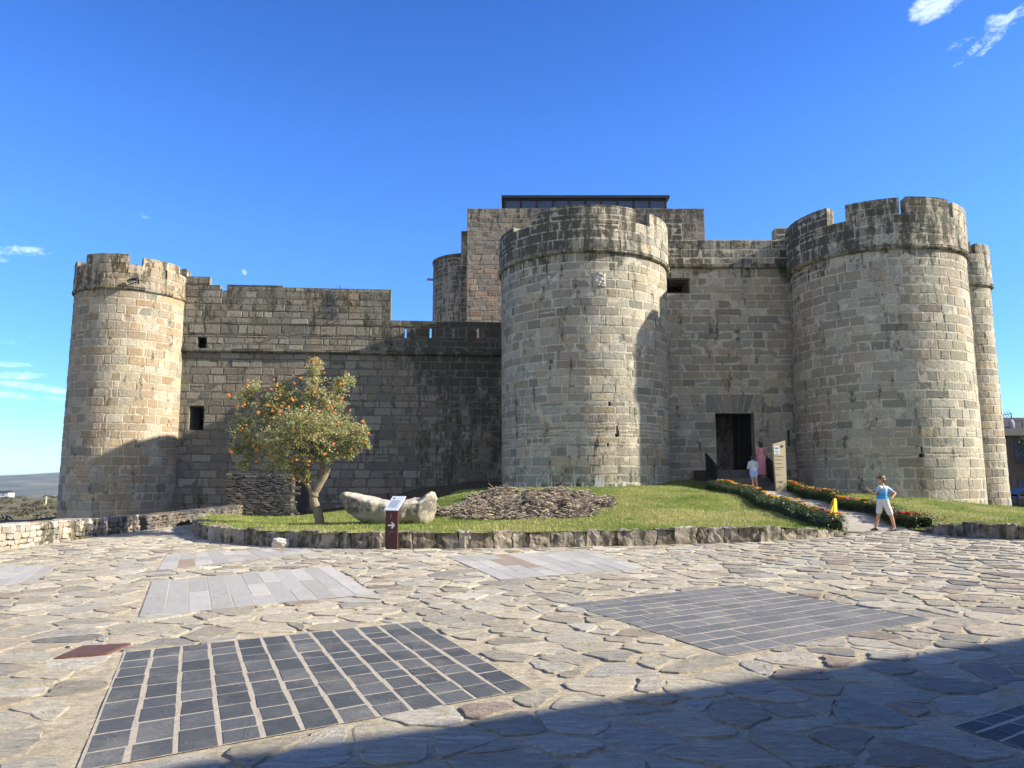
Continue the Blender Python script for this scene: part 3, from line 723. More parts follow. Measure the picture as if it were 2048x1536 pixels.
lawnR = [(PXR(20.4), 20.6)]+[(p.x, p.y) for p in KR]+[(60, 16), (90, 70), (30, 75), (10, 60), (9.0, 37.4), (9.0, 34), (PXR(34), 34)]
def grid_mesh(name, poly, step, zf, mat, kind, bounds):
    xs = np.arange(bounds[0], bounds[1], step); ys = np.arange(bounds[2], bounds[3], step)
    X, Y = np.meshgrid(xs, ys); Z = zf(X, Y); cx, cy = (X[:-1, :-1]+step/2), (Y[:-1, :-1]+step/2)
    ok = in_poly(poly, cx, cy); idx = np.arange(X.size).reshape(X.shape)
    q = np.stack([idx[:-1, :-1][ok], idx[:-1, 1:][ok], idx[1:, 1:][ok], idx[1:, :-1][ok]], 1)
    used, inv = np.unique(q, return_inverse=True); q = inv.reshape(q.shape)
    V = np.stack([X.ravel(), Y.ravel(), Z.ravel()], 1)[used]
    me = bpy.data.meshes.new(name); me.from_pydata(V.tolist(), [], q.tolist()); me.materials.append(mat)
    me.polygons.foreach_set('use_smooth', [True]*len(me.polygons)); me.update()
    o = bpy.data.objects.new(name, me); COL.objects.link(o); return tag(o, kind=kind)

def lawn_mat():
    m, t, b = newmat('mown_lawn'); co = objco(t)
    n = t.noise(co, .55, 6, .6); n2 = t.noise(co, 5, 6, .7); n3 = t.noise(co, 45, 4, .7)
    c = t.ramp(t.math('ADD', t.math('MULTIPLY', n, .7), t.math('MULTIPLY', n2, .3)), [(.36, (.08, .13, .025)), (.47, (.15, .19, .045)), (.55, (.25, .24, .08)), (.64, (.34, .29, .15))])
    c = t.mix(1.0, c, t.ramp(n3, [(.2, (.6,)*3), (.8, (1.35,)*3)]), 'MULTIPLY')
    sp = t.node('ShaderNodeSeparateXYZ'); t.link(co, sp.inputs[0])
    far = t.maprange(sp.outputs[1], 33.0, 36.0)
    c = t.mix(far, c, t.mix(n2, (.05, .042, .028), (.10, .085, .055)))       # darker brown strip along the castle foot
    setb(t, b, c, .95, .1, t.bump(t.math('ADD', n3, n2), .8, .05)); return m
M_lawn = lawn_mat()
lawn1 = grid_mesh('lawn', lawnL, .22, Hn, M_lawn, 'structure', (-25, 12, 15, 45))
lawn2 = grid_mesh('lawn', lawnR, .22, Hn, M_lawn, 'structure', (8, 60, 15, 62))

# mown grass: short blades over both lawns, one uncountable mass
def blades(n, poly, bounds, seed, dens, hgt=(.035, .075)):
    g = np.random.default_rng(seed); x = g.uniform(bounds[0], bounds[1], n); y = bounds[2]+(bounds[3]-bounds[2])*g.random(n)**dens
    k = in_poly(poly, x, y); x, y = x[k], y[k]
    k = ~(((x-.6)/3.0)**2+((y-25.6)/4.2)**2 < 1); x, y = x[k], y[k]
    return x, y, Hn(x, y), g
V = []; A_ = []
for poly, bd, n, sd in ((lawnL, (-12, 9, 16, 36), 120000, 1), (lawnR, (10.8, 26, 16, 38), 60000, 2)):
    x, y, z, g = blades(n, poly, bd, sd, 1.5); m = len(x)
    h = g.uniform(.03, .075, m); a = g.uniform(0, 6.283, m); wd = g.uniform(.004, .009, m)*1.6; ln = g.uniform(-.5, .5, (m, 2))*h[:, None]
    p0 = np.stack([x-np.cos(a)*wd, y-np.sin(a)*wd, z-.01], 1); p1 = np.stack([x+np.cos(a)*wd, y+np.sin(a)*wd, z-.01], 1); p2 = np.stack([x+ln[:, 0], y+ln[:, 1], z+h], 1)
    V.append(np.stack([p0, p1, p2], 1).reshape(-1, 3)); 
    pn = np.sin(x*1.1+2*np.sin(y*.7))*.5+np.sin(x*.37-y*.9)*.5
    A_.append(np.clip(.5+pn*.30+.22*np.exp(-((x-4.2)**2/7+(y-23.5)**2/9))+.30*np.exp(-((x+4.6)**2/3+(y-21.0)**2/1.2))+g.normal(0, .22, m), 0, 1))
V = np.concatenate(V); A_ = np.concatenate(A_); m = len(A_)
me = bpy.data.meshes.new('grass'); me.vertices.add(3*m); me.vertices.foreach_set('co', V.astype(np.float32).ravel())
me.loops.add(3*m); me.loops.foreach_set('vertex_index', np.arange(3*m, dtype=np.int32)); me.polygons.add(m)
me.polygons.foreach_set('loop_start', np.arange(0, 3*m, 3, dtype=np.int32)); me.update(calc_edges=True)
at = me.attributes.new('st', 'FLOAT_COLOR', 'FACE'); at.data.foreach_set('color', np.stack([A_, A_, A_*0, A_*0+1], 1).astype(np.float32).ravel())
def leafmat(name, stops, trans=.35, rough=.55, spec=.3):
    m, t, b = newmat(name); hue, vr, wr, al = attr_nodes(t); c = t.ramp(hue, stops)
    setb(t, b, c, rough, spec)
    tr = t.node('ShaderNodeBsdfTranslucent'); t.link(c, tr.inputs[0]); mx = t.node('ShaderNodeMixShader'); mx.inputs[0].default_value = trans
    t.link(b.outputs[0], mx.inputs[1]); t.link(tr.outputs[0], mx.inputs[2]); t.link(mx.outputs[0], t.n['Material Output'].inputs[0]); return m
M_blade = leafmat('grass_blades', [(0, (.10, .18, .03)), (.4, (.18, .265, .05)), (.7, (.32, .33, .095)), (1, (.48, .42, .20))])
me.materials.append(M_blade); go = bpy.data.objects.new('grass', me); COL.objects.link(go); tag(go, 'short sunlit green grass with dry yellow patches on the castle lawn', 'grass', kind='stuff')

# ------------------------------------------------------------------ paving
def flag_mat():
    m, t, b = newmat('schist_flagstones'); hue, vr, wr, al = attr_nodes(t); co = objco(t)
    c = t.ramp(hue, [(0, (.33, .315, .26)), (.18, (.44, .41, .335)), (.35, (.52, .475, .375)), (.5, (.37, .36, .32)), (.64, (.53, .50, .43)), (.76, (.29, .29, .275)), (.87, (.46, .41, .32)), (.95, (.30, .245, .21)), (1, (.19, .195, .195))])
    c = t.mix(1.0, c, t.ramp(vr, [(0, (.78,)*3), (1, (1.2,)*3)]), 'MULTIPLY')
    n1 = t.noise(co, 4, 8, .65, .5); lay = t.noise(t.mapping(co, scale=(1.0, 4.5, 3), rot=(0, 0, .15)), 4, 8, .72, .6); fine = t.noise(co, 60, 5, .7)
    c = t.mix(t.maprange(n1, .45, .7, 0, .6), c, (.42, .36, .26)); 
    c = t.mix(1.0, c, t.ramp(lay, [(.25, (.6,)*3), (.5, (1,)*3), (.75, (1.3,)*3)]), 'MULTIPLY')
    fis = t.noise(t.mapping(co, scale=(1.0, 3.2, 3), rot=(0, 0, .1)), 2.2, 5, .55, 1.2); c = t.mix(t.math('MULTIPLY', t.maprange(t.math('ABSOLUTE', t.math('SUBTRACT', fis, .5)), .0, .010, 1.0, 0.0), .55), c, (.12, .105, .085))
    c = t.mix(1.0, c, t.ramp(fine, [(.25, (.8,)*3), (.75, (1.2,)*3)]), 'MULTIPLY')
    mo = t.ramp(t.noise(co, 7, 8, .7), [(.3, (.33, .285, .20)), (.55, (.52, .46, .345)), (.75, (.62, .55, .42))])
    mo = t.mix(1.0, mo, t.ramp(fine, [(.25, (.75,)*3), (.75, (1.25,)*3)]), 'MULTIPLY')
    c = t.mix(al, mo, c)
    c = t.mix(1.0, c, (1.01, 1.0, .96, 1), 'MULTIPLY')
    h = t.math('ADD', t.math('MULTIPLY', lay, 1.0), t.math('MULTIPLY', fine, .25)); h = t.math('ADD', h, t.math('MULTIPLY', n1, .8))
    setb(t, b, c, .85, .25, t.bump(h, 1.0, .06)); return m
M_flag = flag_mat()
PAT = {
 'slate1': [(150, 1545), (1067, 1378), (838, 1243), (248, 1305)], 'slate2': [(1135, 1208), (1455, 1312), (1862, 1240), (1480, 1170)],
 'ga': [(277, 1234), (750, 1188), (662, 1133), (303, 1163)], 'gb': [(314, 1141), (640, 1105), (590, 1096), (333, 1109)],
 'gc': [(1000, 1160), (1292, 1136), (1180, 1101), (893, 1113)], 'gd': [(-90, 1182), (70, 1163), (120, 1130), (-20, 1132)],
 'se': [(1905, 1452), (2230, 1560), (2400, 1450), (2060, 1404)], 'co': [(112, 1318), (212, 1311), (262, 1290), (165, 1295)]}
PW = {k: [G2(*p) for p in v] for k, v in PAT.items()}
def ccw(poly):
    a = sum(poly[i].x*poly[(i+1) % 4].y-poly[(i+1) % 4].x*poly[i].y for i in range(4)); return poly if a > 0 else poly[::-1]
PC_ = [ccw(v) for v in PW.values()]
def clip(poly, nx, ny, c):          # keep nx*x+ny*y<=c
    out = []; n = len(poly)
    for i in range(n):
        a, b = poly[i], poly[(i+1) % n]; da, db = nx*a[0]+ny*a[1]-c, nx*b[0]+ny*b[1]-c
        if da <= 0: out.append(a)
        if (da < 0 < db) or (db < 0 < da):
            q = da/(da-db); out.append((a[0]+(b[0]-a[0])*q, a[1]+(b[1]-a[1])*q))
    return out
WX = lambda y: -11.35                                 # inner face of the low wall on the left
mb = MB()
xs = np.arange(-13, 30, 1.0); ys = np.arange(-9, 33, 1.0)
mb.grid([(x, y, plaza_z(x, y)-.035) for y in ys for x in xs], len(xs), len(ys), (.5, .5, 0, 0))
for y0_, y1_, st_p in ((2.4, 9.0, .055), (9.0, 33.0, .14)):        # uneven mortar bed, real relief
    ys = np.arange(y0_, y1_+st_p, st_p); nx = int(1.0*(.74*y1_*2+4)/st_p)+1
    ys[-1] = y1_; pts = []
    for y in ys:
        hw = .74*y1_+2
        for i in range(nx):
            x = -hw+2*hw*i/(nx-1); pts.append((x, y, plaza_z(x, y)-.002+MN.fractal(Vector((x*3.2, y*3.2, 1)), 1.0, 2.0, 4)*.012))
    PX_ = np.array(pts); inp = np.zeros(len(pts), bool)
    for pc in PW.values():
        c0 = sum(pc, Vector())/4; inp |= in_poly([(c0.x+(p.x-c0.x)*1.0, c0.y+(p.y-c0.y)*1.0) for p in pc], PX_[:, 0], PX_[:, 1])
    pts = [(p[0], p[1], plaza_z(p[0], p[1])-.006) if q else p for p, q in zip(pts, inp)]
    keep_ = [not (p[0] < -11.7 or (p[1] > 16 and p[0] > 27)) for p in pts]
    b = len(mb.v); mb.v.extend(pts)
    for j in range(len(ys)-1):
        for i in range(nx-1):
            q = (j*nx+i, j*nx+i+1, (j+1)*nx+i+1, (j+1)*nx+i)
            if keep_[q[0]] and keep_[q[1]]: mb.face(tuple(b+k for k in q), (.5, .5, 0, 0))
pr_ = random.Random(5); sx, sy, rot = .47, .345, R(-6)
seeds = {}
for i in range(-57, 90):
    for j in range(-14, 112):
        u = (i+.5*(j % 2)+pr_.uniform(-.49, .49))*sx; v = (j+pr_.uniform(-.49, .49))*sy
        seeds[i, j] = (u*math.cos(rot)-v*math.sin(rot), u*math.sin(rot)+v*math.cos(rot), pr_.uniform(-.02, .03))
for k_ in [k for k in seeds if pr_.random() < .17]: del seeds[k_]
lawns = [lawnL, lawnR]; nst = 0
for (i, j), (cx_, cy_, wr_) in seeds.items():
    if cy_ < 2.6 or abs(cx_) > .74*cy_+1.6 or cx_ < WX(cy_) or cy_ > 32: continue
    if any(in_poly(l, np.array([cx_]), np.array([cy_]))[0] for l in lawns): continue
    poly = [(cx_-1.2, cy_-1), (cx_+1.2, cy_-1), (cx_+1.2, cy_+1), (cx_-1.2, cy_+1)]
    for di in range(-3, 4):
        for dj in range(-3, 4):
            if (di or dj) and (i+di, j+dj) in seeds:
                ox, oy, ow = seeds[i+di, j+dj]; nx, ny = ox-cx_, oy-cy_
                poly = clip(poly, nx, ny, nx*(ox+cx_)/2+ny*(oy+cy_)/2+(wr_-ow)*.6)
                if len(poly) < 3: break
        if len(poly) < 3: break
    if len(poly) < 3: continue
    drop = False
    for pc in PC_:
        sgn = []
        for k in range(4):
            a, b_ = pc[k], pc[(k+1) % 4]; nx, ny = (b_.y-a.y), -(b_.x-a.x); L = math.hypot(nx, ny); nx /= L; ny /= L; c = nx*a.x+ny*a.y
            sgn.append((nx*cx_+ny*cy_-c, nx, ny, c))
        best = max(sgn)
        if best[0] <= 0.02: drop = True; break
        if best[0] < 1.2: poly = clip(poly, -best[1], -best[2], -(best[3]+.015))
    if drop or len(poly) < 3: continue
    gx = sum(p[0] for p in poly)/len(poly); gy = sum(p[1] for p in poly)/len(poly)
    r_ = random.Random(i*1000+j)
    gap = r_.choice((r_.uniform(.004, .02), r_.uniform(.015, .05)))
    # densify, roughen, round off
    pts = []
    n = len(poly)
    for k in range(n):
        a, b_ = poly[k], poly[(k+1) % n]; L = math.hypot(b_[0]-a[0], b_[1]-a[1]); m_ = max(1, round(L/.10))
        for q in range(m_): pts.append((a[0]+(b_[0]-a[0])*q/m_, a[1]+(b_[1]-a[1])*q/m_))
    if len(pts) < 5: continue
    for _ in range(1):
        pts = [((pts[k-1][0]+2*pts[k][0]+pts[(k+1) % len(pts)][0])/4, (pts[k-1][1]+2*pts[k][1]+pts[(k+1) % len(pts)][1])/4) for k in range(len(pts))]
    rp = []
    for (x, y) in pts:
        d = math.hypot(x-gx, y-gy)+1e-6; s_ = max(.3, (d-gap)/d); nz = r_.uniform(-.022, .022)/d
        rp.append((gx+(x-gx)*(s_+nz), gy+(y-gy)*(s_+nz)))
    tx, ty = r_.uniform(-.02, .02), r_.uniform(-.026, .02); z0 = plaza_z(gx, gy)+r_.uniform(.0, .010)
    hv = r_.random(); at = (hv, r_.random(), 0, 1)
    b = len(mb.v); m_ = len(rp)
    for ring, (sc_, dz_) in enumerate(((1.0, -.03), (.985, .002), (.92, .005), (.42, .005))):
        for (x, y) in rp:
            X_, Y_ = gx+(x-gx)*sc_, gy+(y-gy)*sc_
            zz = z0+dz_+(X_-gx)*tx+(Y_-gy)*ty+(r_.uniform(-.003, .003) if ring > 0 else 0)
            mb.v.append((X_, Y_, zz if ring else z0-.03))
    for ring in range(3):
        for k in range(m_):
            k2 = (k+1) % m_; mb.face((b+ring*m_+k, b+ring*m_+k2, b+(ring+1)*m_+k2, b+(ring+1)*m_+k), at)
    mb.face(tuple(b+3*m_+k for k in range(m_)), at); nst += 1
plz = mb.build('plaza', M_flag); tag(plz, kind='structure')
# squares of cut slate and granite set into the plaza
def slab_mat(name, stops, veins):
    m, t, b = newmat(name); hue, vr, wr, al = attr_nodes(t); co = objco(t); c = t.ramp(hue, stops)
    n = t.noise(co, 5, 7, .7, 1.5); f = t.noise(co, 130, 3, .8)
    c = t.mix(t.maprange(n, .5, .75, 0, .5), c, veins); c = t.mix(1.0, c, t.ramp(f, [(.25, (.75,)*3), (.75, (1.28,)*3)]), 'MULTIPLY')
    ln = t.noise(t.mapping(co, scale=(1, 6, 1), rot=(0, 0, .5)), 2.2, 7, .68, 2.6); c = t.mix(t.maprange(ln, .60, .66, 0, .45), c, tuple(min(1, x*2.2) for x in veins))
    dust = t.noise(co, 1.8, 6, .7); c = t.mix(t.maprange(dust, .45, .75, 0, .35), c, (.30, .27, .22))
    c = t.mix(al, t.mix(t.noise(co, 20, 5, .7), (.30, .265, .20), (.50, .45, .36)), c)
    setb(t, b, c, .82, .2, t.bump(t.math('ADD', n, t.math('MULTIPLY', f, .2)), .7, .03)); return m
M_sl = slab_mat('slate_slabs', [(0, (.058, .066, .072)), (.6, (.082, .090, .096)), (1, (.125, .130, .13))], (.052, .060, .066))
M_gr = slab_mat('granite_slabs', [(0, (.31, .305, .28)), (.55, (.37, .36, .335)), (.86, (.43, .42, .385)), (.9, (.25, .19, .145)), (1, (.30, .24, .18))], (.27, .265, .245))
def patch(name, key, nu, nv, mat, bond, gap=(.006, .014), seed=1, hue=None, wide=0.0):
    a, b_, c_, d_ = PW[key]; r_ = random.Random(seed)
    def Q(u, v):
        p = (a*(1-u)+b_*u)*(1-v)+(d_*(1-u)+c_*u)*v; return p
    mb = MB(); N = 8
    pts = [(lambda p: (p.x, p.y, plaza_z(p.x, p.y)+.003))(Q(i/N, j/N)) for j in range(N+1) for i in range(N+1)]
    mb.grid(pts, N+1, N+1, (.5, .5, 0, 0))
    Lu = ((b_-a).length+(c_-d_).length)/2; Lv = ((d_-a).length+(c_-b_).length)/2
    for i in range(nu):
        u0, u1 = i/nu, (i+1)/nu
        if bond == 'stack':
            n = nv+r_.choice((0, 0, 1)); ws = [r_.uniform(.75, 1.25) for _ in range(n)]
        elif bond == 'long':
            n = r_.choice((1, 2, 2, 3)) if nv == 1 else nv+r_.choice((0, 0, 1)); ws = [r_.uniform(.5, 1.5) for _ in range(n)]
        else:
            n = nv; ws = [1.0]*n
            if i % 2: ws = [.5]+[1.0]*(n-1)+[.5]
        s_ = sum(ws); v = 0
        for w_ in ws:
            v0, v1 = v, v+w_/s_; v = v1
            gu = (r_.uniform(*gap)+wide)/Lu; gv = (r_.uniform(*gap)*.7)/Lv; e = .006
            at = (hue(r_) if hue else r_.random(), r_.random(), 0, 1); zt = r_.uniform(.003, .007); jj = .006 if mat is not M_gr else .0025; bb = len(mb.v)
            for (eu, zz) in ((0, .0), (e, zt)):
                for (uu, vv) in ((u0+gu+eu/Lu, v0+gv+eu/Lv), (u1-gu-eu/Lu, v0+gv+eu/Lv), (u1-gu-eu/Lu, v1-gv-eu/Lv), (u0+gu+eu/Lu, v1-gv-eu/Lv)):
                    p = Q(uu, vv); mb.v.append((p.x+r_.uniform(-jj, jj), p.y+r_.uniform(-jj, jj), plaza_z(p.x, p.y)+zz))
            mb.face((bb+4, bb+5, bb+6, bb+7), at)
            for k in range(4): mb.face((bb+k, bb+(k+1) % 4, bb+4+(k+1) % 4, bb+4+k), at)
    return tag(mb.build(name, mat), kind='structure')
patch('slate_paving', 'slate1', 12, 9, M_sl, 'stack', seed=2, wide=.005)
M_sl_sheen = slab_mat('slate_slabs_painted_sheen', [(0, (.095, .103, .107)), (.6, (.125, .132, .135)), (1, (.17, .175, .172))], (.095, .102, .106))  # same slate, its sheen put into a lighter base colour
patch('slate_paving', 'slate2', 11, 8, M_sl_sheen, 'bond', seed=3, hue=lambda r: .5+r.random()*.5)
patch('slate_paving', 'se', 6, 4, M_sl, 'stack', seed=4)
gh = lambda r: r.random()*.84 if r.random() < .96 else .95
patch('granite_paving', 'ga', 11, 1, M_gr, 'long', seed=5, hue=gh, gap=(.003, .006)); patch('granite_paving', 'gb', 10, 2, M_gr, 'long', seed=6, hue=gh, gap=(.003, .006))
patch('granite_paving', 'gc', 10, 3, M_gr, 'long', seed=9, hue=gh, gap=(.003, .006)); patch('granite_paving', 'gd', 5, 2, M_gr, 'long', seed=8, hue=gh, gap=(.003, .006))
co_ = PW['co']; mb = MB(); b = len(mb.v)
M_rust = plain('rusted_cover', (.125, .068, .055), .7, .3, .3, bump=.5, var=.3)
for dz_, s_ in ((0, 1), (.02, .985)):
    c0 = sum(co_, Vector())/4
    for p in co_: q = c0+(p-c0)*s_; mb.v.append((q.x, q.y, dz_))
mb.face((b+4, b+5, b+6, b+7)); [mb.face((b+k, b+(k+1) % 4, b+4+(k+1) % 4, b+4+k)) for k in range(4)]
cov = mb.build('inspection_cover', M_rust); tag(cov, 'flat reddish brown metal cover set in the paving at the far left', 'manhole cover')
# path to the door
def path_mat():
    m, t, b = newmat('worn_concrete_path'); co = objco(t); n = t.noise(co, 2.5, 6, .6); f = t.noise(co, 50, 4, .7)
    br = t.node('ShaderNodeTexBrick'); t.link(t.mapping(co, rot=(0, 0, math.pi/2)), br.inputs[0]); br.inputs['Scale'].default_value = 1.0
    br.inputs['Brick Width'].default_value = .9; br.inputs['Row Height'].default_value = .55; br.inputs['Mortar Size'].default_value = .012
    br.inputs['Color1'].default_value = (.29, .265, .22, 1); br.inputs['Color2'].default_value = (.35, .325, .27, 1); br.inputs['Mortar'].default_value = (.2, .19, .16, 1)
    c = t.mix(1.0, br.outputs[0], t.ramp(n, [(.3, (.75,)*3), (.7, (1.2,)*3)]), 'MULTIPLY'); c = t.mix(1.0, c, t.ramp(f, [(.3, (.85,)*3), (.7, (1.15,)*3)]), 'MULTIPLY')
    setb(t, b, c, .9, .2, t.bump(f, .4, .01)); return m
mb = MB(); pts = []; N = 40
for j in range(N+1):
    y = 20.75+(32.6-20.75)*j/N
    for i in range(7):
        x = PXL(y)+(PXR(y)-PXL(y))*i/6; pts.append((x, y, H(x, y)+.03 if j else plaza_z(x, y)-.02))
mb.grid(pts, 7, N+1); pth = mb.build('path', path_mat(), smooth=True); tag(pth, kind='structure')

# ------------------------------------------------------------------ wide land sheet: castle hill, fields, valley, far hills
from mathutils import noise as MN
def land(x, y):
    r = math.hypot(x, y-20); a = math.atan2(x, y)
    z = -1.6 if r < 34 else None
    if z is None:
        if r < 330: z = -1.6-.0128*(r-34)
        elif r < 1300: z = -5.4-62*sm(330, 900, r)
        else: z = -67.4+ (70+14*math.sin(a*3.0+2.6)+6*math.sin(a*13+.5)+5*math.sin(a*31))*sm(1100, 2700, r)
        z += MN.fractal(Vector((x*.004, y*.004, 0)), 1.0, 2.0, 5)*(.0 if r < 330 else 9*sm(500, 1500, r)) + (MN.noise(Vector((x*.05, y*.05, 3)))*.35 if r > 40 else 0)
    if x > 14: z = min(z, -.9)
    return z
mb = MB(); rr = [0, 8, 16, 24, 30, 36]; q = 36
while q < 9000: q *= 1.045; rr.append(q)
NS = 240; pts = []
for r_ in rr:
    for k in range(NS):
        a = 2*math.pi*k/NS; x, y = r_*math.sin(a), 20+r_*math.cos(a); pts.append((x, y, land(x, y)))
mb.grid(pts, NS, len(rr), wrap=True, flip=True)
def land_mat():
    m, t, b = newmat('fields_and_hills'); co = objco(t); sp = t.node('ShaderNodeSeparateXYZ'); t.link(co, sp.inputs[0])
    d = t.vmath('LENGTH', co); n = t.noise(co, .09, 7, .65); n2 = t.noise(co, .012, 7, .62); n3 = t.noise(co, 1.2, 5, .7); n4 = t.noise(co, .0035, 8, .6)
    near = t.ramp(t.math('ADD', t.math('MULTIPLY', n, .65), t.math('MULTIPLY', n3, .35)), [(.36, (.05, .05, .028)), (.48, (.12, .105, .06)), (.58, (.20, .17, .10)), (.68, (.30, .25, .15))])
    far = t.ramp(t.math('ADD', t.math('MULTIPLY', n2, .6), t.math('MULTIPLY', n4, .4)), [(.38, (.03, .045, .035)), (.48, (.06, .075, .05)), (.56, (.11, .11, .07)), (.64, (.20, .17, .11))])
    c = t.mix(t.maprange(d, 350, 700), near, far); setb(t, b, c, .95, .1, t.bump(n3, .6, .3)); return m
lo = mb.build('land', land_mat(), smooth=True); tag(lo, kind='structure')
# ------------------------------------------------------------------ rough stones
def rock(mb, c, size, rot=None, seed=0, n=4, rough=.08, at=None, sq=.35):
    r_ = random.Random(seed); off = Vector((r_.uniform(0, 50), r_.uniform(0, 50), r_.uniform(0, 50)))
    at = at or (r_.random(), r_.random(), .3, 1); c = Vector(c)
    for axis in range(3):
        for sg in (-1, 1):
            pts = []
            for j in range(n+1):
                for i in range(n+1):
                    a, b_ = -1+2*i/n, -1+2*j/n
                    p = [0, 0, 0]; p[axis] = sg; p[(axis+1) % 3] = a*(1 if sg > 0 else -1); p[(axis+2) % 3] = b_
                    p = Vector(p); s_ = p.normalized()*1.25; p = p*(1-sq)+s_*sq
                    nz = MN.fractal(p*1.1+off, 1.0, 2.0, 4)
                    p = p*(1+rough*nz*1.6)
                    p = Vector((p.x*size[0]/2, p.y*size[1]/2, p.z*size[2]/2))
                    if rot is not None: p = rot @ p
                    pts.append(tuple(c+p))
            mb.grid(pts, n+1, n+1, at)
def polyline(pts, step):
    out = []; acc = 0
    for a, b_ in zip(pts[:-1], pts[1:]):
        L = (b_-a).length; out.append((a, b_, acc, acc+L)); acc += L
    def at(s_):
        for a, b_, s0, s1 in out:
            if s_ <= s1: f = (s_-s0)/(s1-s0); return a.lerp(b_, f), (b_-a).normalized()
        return out[-1][1], (out[-1][1]-out[-1][0]).normalized()
    return at, acc
def kerb(name, pts, hs, label, seed, depth=.34):
    pts = [Vector((p.x, p.y, 0)) for p in pts]; at_, L = polyline(pts, 1); r_ = random.Random(seed)
    cum = [0]
    for a, b_ in zip(pts[:-1], pts[1:]): cum.append(cum[-1]+(b_-a).length)
    mb = MB(); s_ = 0; k = 0
    while s_ < L-.1:
        ln = min(r_.uniform(.24, .62), L-s_); p, d = at_(s_+ln/2); h = float(np.interp(s_+ln/2, cum, hs))
        nrm_ = Vector((-d.y, d.x, 0)); q = p+nrm_*(depth/2-.02); zb = plaza_z(q.x, q.y)
        hh = h+r_.uniform(-.03, .035)
        rot_ = Matrix.Rotation(math.atan2(d.y, d.x)+r_.uniform(-.06, .06), 3, 'Z') @ Matrix.Rotation(r_.uniform(-.07, .07), 3, 'X')
        rock(mb, (q.x, q.y, zb+hh/2-.04), (ln*.98, depth+r_.uniform(-.04, .05), hh+.1), rot_, seed*999+k, 6, .12, (r_.random(), r_.random(), r_.uniform(.35, .85), 1), .13)
        s_ += ln; k += 1
    return tag(mb.build(name, M_kerb, smooth=False), label, 'kerb')
kerb('stone_kerb', KL, KLz, 'long low kerb of rough upright stones around the left lawn with the tree', 3)
kerb('stone_kerb', KR[:-1]+[KR[-1]], KRz, 'short low kerb of pale rough stones edging the lawn at the right margin', 5)
mb = MB(); p = G2(561, 1095); rock(mb, (p.x, p.y-.02, p.z+.09), (.36, .22, .22), Matrix.Rotation(.1, 3, 'Y'), 77, 6, .14, (.9, 1, 0, 1), .5)
M_pale = stone_mat('pale_boulder', [(0, (.34, .32, .27)), (1, (.46, .44, .38))], (.3, .3, .28), white=.7)
tag(mb.build('loose_stone', M_pale), 'small white loose stone leaning against the kerb left of the brown sign', 'stone')
mb = MB(); p = G2(766, 1100); rock(mb, (p.x, p.y, p.z+.02), (.1, .08, .06), None, 78, 4, .14, (.9, 1, 0, 1), .5)
tag(mb.build('loose_stone', M_pale), 'tiny pale pebble beside the foot of the brown sign', 'stone')

# rubble wall on the left
def rubble(name, label, A, B, zt0, zt1, zb, T, mat, seed, cs=(.20, .13), wth=.35, weather_or_shade=None):
    A = Vector((A[0], A[1], 0)); B = Vector((B[0], B[1], 0)); d = (B-A); L = d.length; d.normalize(); nn_ = Vector((d.y, -d.x, 0)); r_ = random.Random(seed)
    mb = MB()
    top = lambda u: zt0+(zt1-zt0)*u/L
    for k in range(int(L/.25)+1):
        pass
    def M(u, v, w_): return Vector((A.x+d.x*u-nn_.x*w_, A.y+d.y*u-nn_.y*w_, v))
    n = max(2, int(L/.5))
    pts = [tuple(M(L*i/n, zz if zz < 9 else top(L*i/n), ww)) for i in range(n+1) for (zz, ww) in ((zb, 0), (99, 0), (99, T), (zb, T))]
    b = len(mb.v); mb.v += pts
    for i in range(n):
        for q in range(4): mb.face((b+i*4+q, b+i*4+(q+1) % 4, b+i*4+4+(q+1) % 4, b+i*4+4+q), (.5, .5, wth, 0))
    mb.face((b, b+3, b+2, b+1), (.5, .5, wth, 1)); mb.face((b+4*n, b+4*n+1, b+4*n+2, b+4*n+3), (.5, .5, wth, 1))
    v = zb+.02
    for side in (0, 1):
        v = zb+.02
        while v < max(zt0, zt1)+.02:
            h = r_.uniform(.6, 1.3)*cs[1]; u = r_.uniform(-.1, 0)
            while u < L:
                ln = r_.uniform(.6, 1.6)*cs[0]
                if v+h*.6 < top(u+ln/2):
                    wv = weather_or_shade(u, v) if weather_or_shade else wth
                    cc = M(u+ln/2, v+h/2, -.01 if side == 0 else T+.01); hs_ = r_.uniform(.7, 1.15)
                    rock(mb, cc, (ln*.95, .09, h*hs_), Matrix.Rotation(math.atan2(d.y, d.x)+r_.uniform(-.1, .1), 3, 'Z') @ Matrix.Rotation(r_.uniform(-.2, .2), 3, 'Y'), int(r_.random()*1e6), 3, .12, (r_.random(), r_.random(), wv+r_.uniform(-.2, .2), 1), .3)
                u += ln
            v += h
        if T > 1.5: break
    u = 0
    while u < L:                                   # coping stones
        ln = r_.uniform(.22, .55); w_ = 0
        while w_ < T:
            dw_ = r_.uniform(.16, .34)
            rock(mb, M(u+ln/2, top(u+ln/2)-.005, w_+dw_/2), (ln, dw_*1.02, .09), Matrix.Rotation(math.atan2(d.y, d.x)+r_.uniform(-.12, .12), 3, 'Z'), int(r_.random()*1e6), 3, .10, (r_.random(), .3+.7*r_.random(), (weather_or_shade(u, 1) if weather_or_shade else wth)-.15, 1), .2)
            w_ += dw_
        u += ln
    return tag(mb.build(name, mat), label, 'wall')
rubble('rubble_wall', 'low pale rubble parapet wall leading to the foot of the left tower', (-11.9, 5), (-11.75, 23.8), .68, .43, -.6, .5, M_rubble, 1, weather_or_shade=lambda u, v: .05+.75*sm(13.2, 14.2, u)*(1-sm(18, 18.7, u)))  # weathering value here paints the tree's cast shadow along the wall
